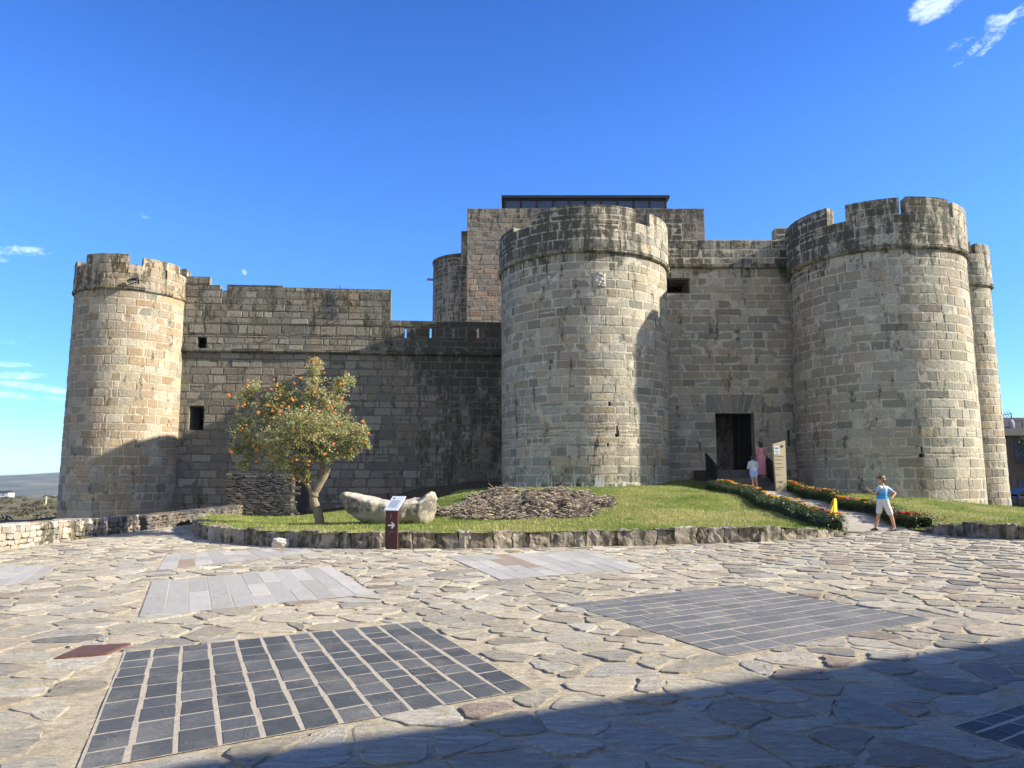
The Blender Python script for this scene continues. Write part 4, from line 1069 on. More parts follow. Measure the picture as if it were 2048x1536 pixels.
rubble('dark_rubble_wall', 'low dark rubble wall continuing behind the left end of the lawn', (-11.6, 24.2), (-11.3, 31.5), .40, .47, -.6, .5, M_slate, 2, cs=(.26, .1), wth=.3)
sw0, sw1 = P(455, 990, 32.5), P(582, 990, 32.5)
rubble('drystone_buttress', 'dark slate drystone block standing against the castle wall behind the tree', (sw0.x, 32.5), (sw1.x, 32.5), P(455, 948, 32.5).z, P(582, 951, 32.5).z, -.7, 3.0, M_slate, 3, cs=(.36, .075), wth=.1)

# ------------------------------------------------------------------ entrance steps and railings
SX0, SX1 = P(1437, 975, 32.6).x, P(1553, 975, 32.6).x
st_ = empty('entrance_steps', (0, 0, 0), 'dark stone steps climbing to the castle doorway', 'steps')
M_step = stone_mat('dark_step_stone', [(0, (.13, .13, .12)), (1, (.2, .19, .17))], (.1, .1, .09), val=.8)
zs0 = H(10, 32.4); zs1 = DOOR[2]+1.1; NSt = 5
for i in range(NSt):
    mb = MB(); z1 = zs0+(zs1-zs0)*(i+1)/NSt; y0 = 32.45+i*.5; y1 = 37.25 if i == NSt-1 else y0+.62
    x = SX0
    while x < SX1-.3:
        e = min(SX1, x+rng.uniform(.7, 1.3)); mb.box(((x+e)/2, (y0+y1)/2, z1-.25), (e-x-.012, y1-y0, .5), jit=.008, at=(rng.random(), rng.random(), .3, 1)); x = e
    mb.build('step', M_step, st_)
mb = MB(); mb.box(((DOOR[0]+DOOR[1])/2, 38, zs1-.13), (DOOR[1]-DOOR[0]-.02, 2.3, .25), at=(.3, .3, .2, 1)); mb.build('threshold', M_step, st_)
def railing(x, label, lean):
    o = empty('railing', (x, 0, 0), label, 'railing'); top = []
    zm = zs0+(zs1-zs0)*.75
    for i, (y, z) in enumerate(((32.5, zs0+.1), (33.4, (zs0+zm)/2+.05), (34.3, zm))):
        mb = MB(); mb.tube([(0, y, z-.25), (0, y, z+.98)], .03, 8); mb.build('post', M_darkmetal, o); top.append((0, y, z+.98))
    mb = MB(); mb.tube([(0, 32.3, zs0+.98), (0, 32.42, zs0+1.08)]+top+[(0, 34.42, zm+.9)], .032, 8); mb.build('handrail', M_darkmetal, o)
    mb = MB(); b = len(mb.v)
    for s_ in (-.02, .02): mb.v += [(s_, 32.55, zs0+.16), (s_, 33.4, (zs0+zm)/2+.12), (s_, 34.26, zm+.06), (s_, 34.26, zm+.92), (s_, 33.4, (zs0+zm)/2+.97), (s_, 32.55, zs0+1.0)]
    mb.face((b, b+1, b+2, b+3, b+4, b+5)); mb.face((b+11, b+10, b+9, b+8, b+7, b+6))
    for k in range(6): mb.face((b+k, b+6+k, b+6+(k+1) % 6, b+(k+1) % 6))
    mb.build('side_panel', M_darkmetal, o)
railing(SX0-.06, 'dark iron railing on the left side of the entrance steps', 0); railing(SX1+.02, 'dark iron railing on the right side of the entrance steps, beside the woman in pink', 0)

# ------------------------------------------------------------------ lettering helper
def text(s_, size, mat, parent, loc, rot, name='lettering', ext=.001, align='LEFT', sx_=1.0):
    cu = bpy.data.curves.new(name, 'FONT'); cu.body = s_; cu.size = size; cu.extrude = ext; cu.align_x = align
    o = bpy.data.objects.new(name, cu); me = bpy.data.meshes.new_from_object(o); bpy.data.objects.remove(o)
    o = bpy.data.objects.new(name, me); COL.objects.link(o); me.materials.clear(); me.materials.append(mat); o.parent = parent; o.location = loc; o.rotation_euler = rot; o.scale = (sx_, 1, 1); return o
M_cream = plain('cream_board', (.50, .44, .28), .6, .3, var=.06)
M_white = plain('white_paint', (.72, .74, .76), .5, .4, var=.03)
M_ink = plain('dark_ink', (.05, .05, .045), .7, .2)
M_fade = plain('faded_ink', (.30, .26, .17), .8, .2)
# information totem by the steps
YI = 31.6; ib = P(1561, 975, YI); zI = H(ib.x, YI); it = P(1558, 881, YI).z-zI
tot = empty('information_totem', (ib.x, YI, zI), 'tall cream information board standing right of the entrance steps', 'information board', rz=R(6))
mb = MB(); b = 0; T = .06
out = [(-.20, 0), (.25, 0), (.27, it), (-.27, it-.16)]
for y in (-T, T): mb.v += [(x, y, z) for x, z in out]
mb.face((0, 1, 2, 3)); mb.face((7, 6, 5, 4)); [mb.face((k, 4+k, 4+(k+1) % 4, (k+1) % 4)) for k in range(4)]
mb.build('board', M_cream, tot)
mb = MB(); mb.box((-.125, -T-.008, it-.42), (.24, .01, .34)); nt = mb.build('notice', M_white, tot)
mb = MB(); mb.box((-.125, -T-.016, it-.32), (.15, .004, .05)); mb.build('heading', plain('notice_blue', (.05, .16, .3), .6), nt)
for k in range(4): mb = MB(); mb.box((-.13+.01*k, -T-.016, it-.41-.045*k), (.16-.02*k, .004, .012)); mb.build('printed_line', M_fade, nt)
mb = MB(); mb.box((.12, -T-.008, it-.24), (.07, .01, .09)); mb.build('dark_square', M_ink, tot)
for k, (zz, w_) in enumerate(((it-.66, .42), (it-.80, .40), (it-.96, .34), (it-1.12, .40), (it-1.20, .22), (it-1.42, .22), (it-1.72, .30))):
    mb = MB(); mb.box((-.03-(.42-w_)*.25, -T-.006, zz), (w_*.9, .005, .022)); mb.build('printed_line', M_fade, tot)
mb = MB(); mb.box((.02, -T-.006, .42), (.13, .005, .08)); mb.build('emblem', M_fade, tot)

# brown lectern sign in front
lp = G2(783, 1099); sg = empty('lectern_sign', (lp.x, lp.y, lp.z), 'brown steel lectern sign with a white arrow and pale tilted top plate', 'sign', rz=R(-20))
M_corten = plain('brown_steel', (.075, .028, .024), .6, .35, .3, bump=.3, var=.2, bs=15)
mb = MB(); mb.box((0, 0, .455), (.315, .05, .95)); mb.build('post', M_corten, sg)
M_plate = plain('pale_plate', (.62, .67, .72), .25, .5, var=.05)
RX = Matrix.Rotation(R(38), 3, 'X'); pc_ = Vector((0, .13, 1.04))
mb = MB(); mb.box(pc_, (.35, .50, .018), RX); pl_ = mb.build('top_plate', M_plate, sg)
nrm_ = RX @ Vector((0, 0, 1))
def on_plate(x, y, w_, h_, nm, mat):
    mb = MB(); mb.box(pc_+RX @ Vector((x, y, .0115)), (w_, h_, .003), RX); mb.build(nm, mat, pl_)
M_gtext = plain('grey_print', (.33, .38, .43), .6)
on_plate(-.09, .17, .05, .04, 'crest_mark', plain('dark_print', (.12, .14, .16), .6))
for k in range(8): on_plate(-.01+.005*(k % 3), .09-k*.034, .24-.03*(k % 2), .011, 'printed_line', M_gtext)
M_sign_w = plain('sign_white', (.72, .68, .66), .6, var=.04)
mb = MB(); ar = [(-.10, .018), (.02, .018), (-.02, .062), (.012, .075), (.085, 0), (.012, -.075), (-.02, -.062), (.02, -.018), (-.10, -.018)]
for y in (-.030, -.0255): mb.v += [(x+.01, y, .545+z) for x, z in ar]
mb.face(tuple(range(9))[::-1]); [mb.face((k, 9+k, 9+(k+1) % 9, (k+1) % 9)) for k in range(9)]
mb.build('arrow', M_sign_w, sg)
M_faint = plain('worn_print', (.23, .15, .13), .7)
mb = MB(); mb.tube([(-.06, -.028, .34), (-.045, -.028, .385), (-.01, -.028, .405), (.05, -.028, .405), (.07, -.028, .37)], .008, 6); mb.build('worn_emblem', M_faint, sg)
mb = MB(); mb.tube([(-.035, -.028, .69), (-.01, -.028, .75), (0, -.028, .82)], [.008, .014, .007], 6); mb.build('worn_letter', M_faint, sg)

# yellow folding floor sign on the path
yp = Vector((XP(1653, 21.6), 21.6, 0)); yp.z = H(yp.x, yp.y)+.03
ys_ = empty('folding_sign', yp, 'bright yellow folding floor sign standing at the end of the left flower border', 'sign', rz=R(42))
M_yel = plain('yellow_plastic', (.62, .47, .015), .4, .5, var=.05)
for sgn in (-1, 1):
    mb = MB(); b = 0; o8 = [(-.12, 0), (.12, 0), (.09, .66), (.05, .74), (-.05, .74), (-.09, .66)]
    for dy in (-.008, .008): mb.v += [(x, dy+sgn*(.13-.16*z)-.18*z, z) for x, z in o8]
    mb.face((0, 1, 2, 3, 4, 5)); mb.face((11, 10, 9, 8, 7, 6)); [mb.face((k, 6+k, 6+(k+1) % 6, (k+1) % 6)) for k in range(6)]
    mb.build('panel', M_yel, ys_)
mb = MB(); mb.tube([(0, -.1, .25), (0, .1, .25)], .008, 6); mb.build('stay', M_darkmetal, ys_)

# ------------------------------------------------------------------ broken stone basin
def boulder():
    Y0 = 22.0; sc = F/Y0; base = P(780, 1050, Y0); zb_ = H(base.x, Y0)
    k = [0, .03, .09, .18, .3, .42, .52, .6, .68, .76, .83, .9, .96, 1]
    tops = [990, 983, 984, 987, 991, 996, 1000, 1003, 1000, 998, 998, 985, 983, 1000]
    bots = [996, 1009, 1022, 1036, 1048, 1052, 1053, 1053, 1052, 1051, 1051, 1049, 1038, 1012]
    dep = [.06, .26, .46, .64, .76, .82, .84, .82, .8, .76, .72, .62, .42, .1]
    x0, x1 = 684, 877; mb = MB(); N = 80; Mv = 48; pts = []
    for i in range(N+1):
        t_ = i/N; px = x0+(x1-x0)*t_; tp = np.interp(t_, k, tops); bt = np.interp(t_, k, bots); dd = np.interp(t_, k, dep)
        X = (px-1024)/sc; zt_, zb2 = P(px, tp, Y0).z, P(px, bt, Y0).z; zc_ = zb2+(zt_-zb2)*.62; hu, hd = zt_-zc_, zc_-zb2
        for j in range(Mv):
            a = 2*math.pi*j/Mv; ca, sa = math.cos(a), math.sin(a)
            y = -dd*math.copysign(abs(ca)**.75, ca)
            z = zc_+(hu*math.copysign(abs(sa)**.45, sa) if sa > 0 else hd*math.copysign(abs(sa)**.7, sa))
            if sa > 0: z -= .05*math.exp(-((ca*1.7)**2))*math.sin(min(1, max(0, (t_-.05)/.7))*math.pi) ; z += -.10*ca*0
            p = Vector((X, Y0+y, z)); nz = MN.fractal(p*2.6, 1.0, 2.0, 6); c0 = Vector((X, Y0, zc_)); dv = (p-c0)
            p = p+dv.normalized()*(nz*.075+.018*MN.noise(p*9)) if dv.length > 1e-4 else p
            pts.append(tuple(p))
    mb.grid(pts, Mv, N+1, wrap=True)
    b = len(mb.v); mb.face(tuple(range(Mv))); mb.face(tuple(N*Mv+j for j in range(Mv))[::-1])
    m, t, b_ = newmat('weathered_boulder'); co = objco(t); g = t.node('ShaderNodeNewGeometry'); sp = t.node('ShaderNodeSeparateXYZ'); t.link(g.outputs['Normal'], sp.inputs[0])
    sq = t.node('ShaderNodeSeparateXYZ'); t.link(co, sq.inputs[0])
    n = t.noise(co, 2.2, 8, .65); n2 = t.noise(co, 9, 8, .72); f = t.noise(co, 50, 4, .7)
    c = t.ramp(n, [(.35, (.26, .23, .165)), (.5, (.35, .315, .24)), (.65, (.27, .255, .21))])
    li = t.maprange(t.math('ADD', t.math('MULTIPLY', n2, .6), t.math('MULTIPLY', t.noise(t.mapping(co, loc=(3, 1, 2)), 1.8, 6, .6), .5)), .50, .62)
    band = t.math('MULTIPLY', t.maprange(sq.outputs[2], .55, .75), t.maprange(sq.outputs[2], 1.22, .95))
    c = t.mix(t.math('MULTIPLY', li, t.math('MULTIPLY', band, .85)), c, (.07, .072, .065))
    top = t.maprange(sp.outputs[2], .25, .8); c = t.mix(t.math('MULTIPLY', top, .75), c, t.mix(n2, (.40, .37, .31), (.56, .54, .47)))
    c = t.mix(1.0, c, t.ramp(f, [(.25, (.6,)*3), (.75, (1.3,)*3)]), 'MULTIPLY')
    setb(t, b_, c, .9, .2, t.bump(t.math('ADD', t.math('MULTIPLY', n2, .8), t.math('MULTIPLY', f, .2)), .9, .05))
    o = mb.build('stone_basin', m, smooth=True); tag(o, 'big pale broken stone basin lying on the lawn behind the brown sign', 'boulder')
boulder()

# ------------------------------------------------------------------ heap of uprooted dry roots
def heap_z(x, y):
    q = ((x-.45)/3.0)**2+((y-25.4)/4.4)**2
    return .22*max(0, 1-q)**.45*(1+.35*math.sin(x*2.3+y*.8)) if q < 1 else -.2
mb = MB(); N = 60; pts = []
for j in range(N+1):
    for i in range(N+1):
        x = -2.9+6.7*i/N; y = 20.6+9.6*j/N; nz = MN.fractal(Vector((x*1.3, y*1.3, 0)), 1, 2, 5)
        pts.append((x, y, H(x, y)+heap_z(x, y)+nz*.26))
mb.grid(pts, N+1, N+1, (.1, .2, 0, 1))
r_ = random.Random(12)
for k in range(12000):
    a = r_.uniform(0, 6.283); q = r_.random()**.5*1.02; x = .45+3.0*q*math.cos(a); y = 25.4+4.4*q*math.sin(a)
    L = r_.uniform(.05, .24) if r_.random() < .985 else r_.uniform(.3, .9); th = r_.gauss(0, .9); el = r_.gauss(.0, .28); wd = min(.017, L*r_.uniform(.03, .14)+.003)
    d = Vector((math.cos(th)*math.cos(el), math.sin(th)*math.cos(el), math.sin(el))); c = Vector((x, y, H(x, y)+heap_z(x, y)*1.0+MN.fractal(Vector((x*1.3, y*1.3, 0)), 1, 2, 5)*.26+r_.uniform(-.02, .06)))
    at = (min(1, max(0, r_.gauss(.66, .3))), r_.random(), 0, 1)
    m1 = Vector((r_.gauss(0, .05), r_.gauss(0, .05), r_.gauss(0, .05)))*L*4*.5
    mb.tube([c-d*L/2, c+m1*.6, c+d*L/2], [wd*.6, wd, wd*.35], 4, at, squash=.6)
def bark_mat(name, stops, sc=18):
    m, t, b = newmat(name); hue, vr, wr, al = attr_nodes(t); co = objco(t); n = t.noise(co, sc, 6, .7)
    c = t.ramp(hue, stops); c = t.mix(1.0, c, t.ramp(n, [(.25, (.6,)*3), (.75, (1.35,)*3)]), 'MULTIPLY'); setb(t, b, c, .9, .15, t.bump(n, .8, .03)); return m
M_root = bark_mat('dry_roots', [(0, (.03, .024, .02)), (.3, (.10, .08, .058)), (.6, (.26, .21, .15)), (1, (.46, .40, .30))])
tag(mb.build('brushwood', M_root), 'wide heap of dry brown roots and brushwood on the lawn below the central tower', 'brushwood', kind='stuff')

# ------------------------------------------------------------------ orange-berried tree
def make_leaves(mb, centers, n, size, seed, stops_bias=.5, asp=.5, sp=.16, up=.0):
    g = np.random.default_rng(seed); m = len(centers); C = np.array([c[:3] for c in centers]); Rr_ = np.array([c[3:6] for c in centers]); W = np.array([c[6] for c in centers]); W = W/W.sum()
    k = g.choice(m, n, p=W); d = g.normal(size=(n, 3)); d /= np.linalg.norm(d, axis=1)[:, None]; rad = g.random(n)**.42
    p = C[k]+d*rad[:, None]*Rr_[k]
    return p
tree_base = Vector((XP(637, 22.0), 22.0, 0)); tree_base.z = H(tree_base.x, 22.0)
def tp(px, py, dy=0.0): return P(px, py, 22.0+dy)
tr = empty('rowan_tree', tree_base, 'small tree covered in orange berries on the lawn left of the stone basin', 'tree')
M_bark = bark_mat('smooth_bark', [(0, (.10, .08, .055)), (1, (.30, .25, .18))])
def smooth_path(pts, n=4):
    pts = [Vector(p) for p in pts]; out = []
    for i in range(len(pts)-1):
        p0, p1, p2, p3 = pts[max(i-1, 0)], pts[i], pts[i+1], pts[min(i+2, len(pts)-1)]
        for k in range(n):
            t_ = k/n; out.append(.5*((2*p1)+(-p0+p2)*t_+(2*p0-5*p1+4*p2-p3)*t_**2+(-p0+3*p1-3*p2+p3)*t_**3))
    out.append(pts[-1]); return out
def limb(mb, pts, r0, r1, n=10, seed=0, hue=.6):
    ps = smooth_path(pts); m = len(ps); r_ = random.Random(seed)
    rad = [(r0+(r1-r0)*i/(m-1))*r_.uniform(.92, 1.1) for i in range(m)]
    mb.tube([p-tree_base for p in ps], rad, n, (hue, .5, 0, 1))
mb = MB()
limb(mb, [tp(641, 1056), tp(639, 1040), tp(634, 1020), tp(627, 1000), tp(628, 985)], .14, .11, 14, 1)
limb(mb, [tp(628, 992), tp(634, 978), tp(645, 960), tp(652, 947), tp(655, 935)], .11, .085, 12, 2)
limb(mb, [tp(626, 990), tp(618, 972), tp(606, 958), tp(592, 940), tp(584, 925, -.1), tp(570, 900, -.2)], .085, .05, 12, 3)
limb(mb, [tp(648, 955), tp(645, 938), tp(642, 920, .1), tp(638, 890, .15), tp(626, 860, .1), tp(622, 820), tp(627, 770)], .08, .022, 10, 4, .4)
trunk = mb.build('trunk', M_bark, tr, smooth=True)
mb = MB(); e = tp(655, 934)-tree_base; mb.ellipsoid(e, (.085, .085, .02), 12, 6, (.95, 1, 0, 1)); mb.build('cut_end', plain('cut_wood', (.42, .33, .22), .8), trunk)
CL = [(590, 850, 62, 50, 0), (530, 835, 45, 42, 0), (665, 845, 50, 50, 0), (600, 905, 70, 35, 0), (520, 900, 45, 36, .1), (560, 930, 40, 20, 0), (695, 880, 38, 38, 0), (625, 770, 24, 42, 0), (632, 742, 14, 22, 0), (676, 785, 26, 32, .1),
      (655, 800, 40, 30, -.2), (600, 800, 40, 32, .2), (540, 800, 36, 32, 0), (495, 800, 24, 30, 0), (478, 840, 20, 34, 0), (490, 875, 26, 36, 0), (475, 900, 14, 24, 0), (650, 910, 48, 24, 0), (722, 868, 17, 30, 0), (695, 905, 22, 16, 0),
      (600, 850, 60, 40, -.9), (560, 880, 50, 35, -.8), (640, 860, 50, 40, -.9), (600, 850, 60, 45, .9), (540, 850, 50, 40, .8), (660, 860, 45, 40, .8), (575, 785, 22, 26, 0), (510, 778, 12, 20, 0), (560, 775, 12, 18, 0), (692, 762, 18, 16, 0), (728, 888, 12, 8, 0), (600, 945, 30, 12, 0),(632,725,9,12,0),(486,930,16,14,0),(615,955,14,12,0)]
cents = []
for (px, py, rx, ry, dy) in CL:
    p = tp(px, py, dy)-tree_base; s_ = 22/F; cents.append((p.x, p.y, p.z, rx*s_, min(max(rx, ry)*s_, .85), ry*s_, rx*ry*max(rx, ry)**.35))
rt_ = random.Random(9); twigs = []; mb = MB()
for c in cents:                                       # inner branches, then fine twigs that carry the leaves
    cc = Vector(c[:3]); st0 = (tp(rt_.choice((600, 640)), rt_.uniform(870, 925), rt_.uniform(-.1, .1))-tree_base); mid = st0.lerp(cc, .5)+Vector((rt_.uniform(-.12, .12), rt_.uniform(-.12, .12), rt_.uniform(-.05, .12)))
    mb.tube(smooth_path([st0, mid, cc], 4), [.03*(1-.75*i/8) for i in range(9)], 6, (.25, .5, 0, 1))
    nt_ = int(8+c[6]**.5*.34)
    for _ in range(nt_):
        d = Vector((rt_.gauss(0, 1), rt_.gauss(0, 1), rt_.gauss(.15, 1))).normalized(); q = rt_.random()**.28*1.08
        tip = cc+Vector((d.x*c[3]*q, d.y*c[4]*q, d.z*c[5]*q)); s0 = cc.lerp(tip, rt_.uniform(.05, .45)); md = s0.lerp(tip, .5)+Vector((0, 0, rt_.uniform(-.03, .05)))
        ps = smooth_path([s0, md, tip], 3); mb.tube(ps, [.008*(1-.7*i/6) for i in range(7)], 4, (.3, .5, 0, 1), caps=False); twigs.append(ps)
mb.build('branches', M_bark, tr, smooth=True)
V = []; A = []
for ps in twigs:
    hb = rt_.gauss(.56, .17); nl = rt_.randint(24, 38)
    for _ in range(nl):
        f = rt_.random()**.6*6; i0 = min(5, int(f)); p = ps[i0].lerp(ps[i0+1], f-i0)+Vector((rt_.gauss(0, .045), rt_.gauss(0, .045), rt_.gauss(0, .04)))
        d = Vector((rt_.gauss(0, 1), rt_.gauss(0, 1), rt_.gauss(-.1, .7))).normalized(); sd = d.cross(Vector((rt_.gauss(0, .5), rt_.gauss(0, .5), 1))).normalized(); up = sd.cross(d)
        L = rt_.uniform(.045, .085); w_ = L*rt_.uniform(.26, .38)
        V.append((p, p+d*L*.5+sd*w_+up*w_*.35, p+d*L, p+d*L*.5-sd*w_+up*w_*.35)); A.append(min(1, max(0, hb+rt_.gauss(0, .16)+.18*(p.z-2.6)/2)))
def leaf_object(name, V, A, mat, parent=None):
    n = len(V); me = bpy.data.meshes.new(name); me.vertices.add(4*n); me.vertices.foreach_set('co', np.array([tuple(p) for q in V for p in q], np.float32).ravel())
    li = np.arange(4*n).reshape(n, 4); tri = np.concatenate([li[:, [0, 1, 2]], li[:, [0, 2, 3]]], 1).reshape(-1, 3)
    me.loops.add(tri.size); me.loops.foreach_set('vertex_index', tri.astype(np.int32).ravel()); me.polygons.add(len(tri)); me.polygons.foreach_set('loop_start', np.arange(0, tri.size, 3, dtype=np.int32)); me.update(calc_edges=True)
    at = me.attributes.new('st', 'FLOAT_COLOR', 'FACE'); a = np.repeat(np.array(A), 2); at.data.foreach_set('color', np.stack([a, a, a*0, a*0+1], 1).astype(np.float32).ravel())
    me.materials.append(mat); o = bpy.data.objects.new(name, me); COL.objects.link(o)
    if parent: o.parent = parent
    return o
M_leaf = leafmat('tree_leaves', [(0, (.11, .14, .055)), (.3, (.25, .29, .12)), (.55, (.42, .44, .20)), (.8, (.56, .53, .26)), (1, (.60, .48, .22))], trans=.5, rough=.42, spec=.5)  # base colours raised to hold the leaf gloss
leaf_object('crown', V, A, M_leaf, tr)
M_berry = plain('orange_berries', (.72, .24, .04), .4, .5, var=.25, bs=60)
mb = MB(); rb = random.Random(4)
for _ in range(26):
    d = Vector((rb.gauss(0, 1), rb.gauss(0, 1), rb.gauss(0, .7))).normalized()*rb.uniform(.02, .075); mb.ellipsoid(d, (.017, .017, .016), 6, 5)
bo = mb.build('berry_cluster', M_berry, tr, smooth=True); bl = [bo]
spots = [(465, 792), (494, 806), (500, 800), (516, 776), (466, 795), (475, 815), (482, 877), (484, 862), (528, 893), (530, 902), (543, 897), (553, 893), (562, 922), (634, 923), (663, 912), (676, 890), (700, 872), (707, 860), (708, 850), (652, 830), (629, 848), (582, 798), (603, 805), (618, 722), (633, 728), (619, 764), (655, 748), (690, 775), (728, 842), (727, 852), (740, 868),
         (580, 868), (605, 866), (535, 830), (515, 855), (480, 830), (690, 805), (640, 790), (560, 760), (497, 762), (725, 870), (680, 830), (612, 920), (590, 752), (665, 908), (700, 820), (556, 815), (575, 828), (645, 873), (474, 905), (500, 918), (545, 800)]
for k in range(70):
    c = CL[rb.randrange(len(CL))]; a = rb.uniform(0, 6.28); spots.append((c[0]+c[2]*1.0*math.cos(a)*rb.uniform(.5, 1), c[1]+c[3]*1.0*math.sin(a)*rb.uniform(.5, 1)))
for i, (px, py) in enumerate(spots):
    dy = -rb.uniform(.5, 1.0) if 500 < px < 700 and py > 760 else rb.uniform(-.5, .1)
    o = bo if i == 0 else bo.copy()
    if i: COL.objects.link(o)
    o.location = tp(px, py, 0)-tree_base+Vector((rb.uniform(-.03, .03), dy, rb.uniform(-.02, .02))); s_ = rb.uniform(.45, .85) if i < 50 else rb.uniform(.3, .6); o.scale = (s_, s_, s_*.8); o.rotation_euler = (rb.uniform(0, 6), rb.uniform(0, 6), rb.uniform(0, 6))
# ------------------------------------------------------------------ hedges and flowers
M_hedge = leafmat('box_hedge_leaves', [(0, (.018, .04, .012)), (.5, (.045, .085, .022)), (.85, (.10, .15, .04)), (1, (.16, .19, .06))], trans=.2, rough=.4, spec=.4)
def hedge(label, xf, y0, y1, wd, hh, seed, n):
    r_ = random.Random(seed); V = []; A = []
    mb = MB(); m = 24; pts = []
    for j in range(m+1):
        y = y0+.22+(y1-y0-.44)*j/m; x = xf(y); z = H(x, y); 
        for (a, b_) in ((-.4, -.1), (-.42, .7), (-.25, .85), (.25, .85), (.42, .7), (.4, -.1)): pts.append((x+a*wd+r_.uniform(-.02, .02), y, z+b_*hh+r_.uniform(-.02, .02)))
    mb.grid(pts, 6, m+1)
    o = empty('hedge', (0, 0, 0), label, 'hedge'); mb.build('woody_core', plain('hedge_core', (.02, .025, .012), .9), o)
    for _ in range(n):
        y = r_.uniform(y0, y1); x0_ = xf(y); s_ = r_.random(); sgw = 1+.12*math.sin(y*3+seed)+.08*math.sin(y*7.7)
        if s_ < .42: u, v = -.5*sgw, r_.random()
        elif s_ < .55: u, v = .5*sgw, r_.random()
        else: u, v = r_.uniform(-.5, .5), 1
        if r_.random() < .07: y = r_.choice((y0, y1))+r_.uniform(-.05, .05); u = r_.uniform(-.5, .5); v = r_.random()
        x = x0_+u*wd+r_.gauss(0, .02); z = H(x0_, y)+v*hh*(1+.08*math.sin(y*5+seed*2)+.06*math.sin(y*11))+r_.gauss(0, .02)+(.0 if v < 1 else r_.random()**3*.07)
        p = Vector((x, y, z)); d = Vector((r_.gauss(0, 1), r_.gauss(0, 1), r_.gauss(.5, .8))).normalized(); sd = d.cross(Vector((r_.gauss(0, .6), r_.gauss(0, .6), 1))).normalized(); L = r_.uniform(.025, .05)
        V.append((p, p+d*L*.5+sd*L*.3, p+d*L, p+d*L*.5-sd*L*.3)); A.append(min(1, max(0, r_.gauss(.5, .22)+.25*math.sin(y*4+x*6))))
    leaf_object('foliage', V, A, M_hedge, o)
hedge('clipped low green hedge along the left side of the entrance path', lambda y: 8.55, 20.0, 32.6, .52, .36, 3, 15000)
hedge('clipped low green hedge along the right side of the entrance path, behind the child', lambda y: PXR(y)+.45, 20.7, 32.4, .52, .36, 4, 14000)
FC = {'yellow': (.75, .52, .02), 'orange': (.72, .24, .02), 'red': (.55, .05, .03), 'pink': (.62, .22, .20), 'dark maroon': (.09, .015, .02)}
protos = {}
M_fst = leafmat('flower_leaves', [(0, (.03, .06, .015)), (1, (.09, .14, .035))])
for cn, cv in FC.items():
    r_ = random.Random(len(cn)*7); mt = plain('petals_'+cn.replace(' ', '_'), cv, .6, .2, var=.2, bs=80)
    root = empty('flowering_plant', (0, -50, -20)); V = []; A = []
    for _ in range(130):
        d = Vector((r_.gauss(0, 1), r_.gauss(0, 1), abs(r_.gauss(.6, .6)))).normalized(); p = Vector((d.x*.10, d.y*.10, d.z*.15))*r_.random()**.4; L = r_.uniform(.03, .055); sd = d.cross(Vector((r_.gauss(0, 1), r_.gauss(0, 1), 1))).normalized()
        V.append((p, p+d*L*.5+sd*L*.3, p+d*L, p+d*L*.5-sd*L*.3)); A.append(r_.random())
    leaf_object('foliage', V, A, M_fst, root)
    for q in range(4):
        a = r_.uniform(0, 6.28); rr_ = r_.uniform(.02, .10); c = Vector((math.cos(a)*rr_, math.sin(a)*rr_, r_.uniform(.14, .21))); mb = MB(); np_ = 7
        for k in range(np_):
            an = 2*math.pi*k/np_; d = Vector((math.cos(an), math.sin(an), .35)); mb.ellipsoid(c+d*.030, (.028, .018, .008), 6, 4, rot=Matrix.Rotation(an, 3, 'Z') @ Matrix.Rotation(-.35, 3, 'Y'))
        mb.ellipsoid(c+Vector((0, 0, .012)), (.020, .020, .012), 6, 5); mb.build('bloom', mt, root, smooth=True)
    protos[cn] = root
def copy_tree(o, parent=None):
    c = o.copy(); COL.objects.link(c); c.parent = parent
    for ch in list(o.children): copy_tree(ch, c)
    return c
rf = random.Random(21)
def border(side, xf, y0, y1, n, where):
    for i in range(n):
        y = y0+(y1-y0)*(i+.5)/n+rf.uniform(-.08, .08); x = xf(y)+rf.uniform(-.10, .10)
        f = (y-y0)/(y1-y0)
        cn = rf.choices(['yellow', 'orange', 'pink', 'red', 'dark maroon'], [5, 3, 2, 1, 1] if side == 'left' else [4, 1.6, 1, 1.2, 1.4])[0]
        if side == 'right' and f < .12: cn = 'red'
        o = copy_tree(protos[cn]); o.location = (x, y, H(x, y)+(.24 if rf.random() < .85 else .16)); o.rotation_euler = (0, 0, rf.uniform(0, 6.28)); s_ = rf.uniform(.8, 1.15); o.scale = (s_, s_, s_)
        part = 'nearest the plaza' if f < .25 else 'towards the castle steps' if f > .75 else 'about halfway up the path'
        tag(o, f'{cn} flowering plant in the {side} border of the path, {part}', 'flower', f'{cn} flowers in the {side} border, {part}')
border('left', lambda y: 8.78, 20.4, 32.2, 84, '')
border('right', lambda y: PXR(y)+.25, 20.9, 32.0, 72, '')
for root in protos.values():
    for ch in list(root.children): bpy.data.objects.remove(ch)
    bpy.data.objects.remove(root)
# weeds at the kerb foot
for px, py, lb in ((955, 1090, 'small green weed growing at the kerb foot right of the brown sign'), (1070, 1093, 'tiny green weed at the foot of the kerb below the brushwood heap')):
    p = G2(px, py); V = []; A = []; r_ = random.Random(px)
    for _ in range(60 if px < 1000 else 26):
        a = r_.uniform(0, 6.28); d = Vector((math.cos(a), math.sin(a), r_.uniform(.4, 1.6))).normalized(); q = Vector((r_.gauss(0, .06), r_.gauss(0, .03), 0)); L = r_.uniform(.05, .11); sd = d.cross(Vector((0, 0, 1))).normalized()
        V.append((q, q+d*L*.5+sd*.014, q+d*L, q+d*L*.5-sd*.014)); A.append(r_.uniform(.5, 1))
    o = leaf_object('weed', V, A, M_hedge); o.location = (p.x, p.y-.03, p.z); tag(o, lb, 'weed')
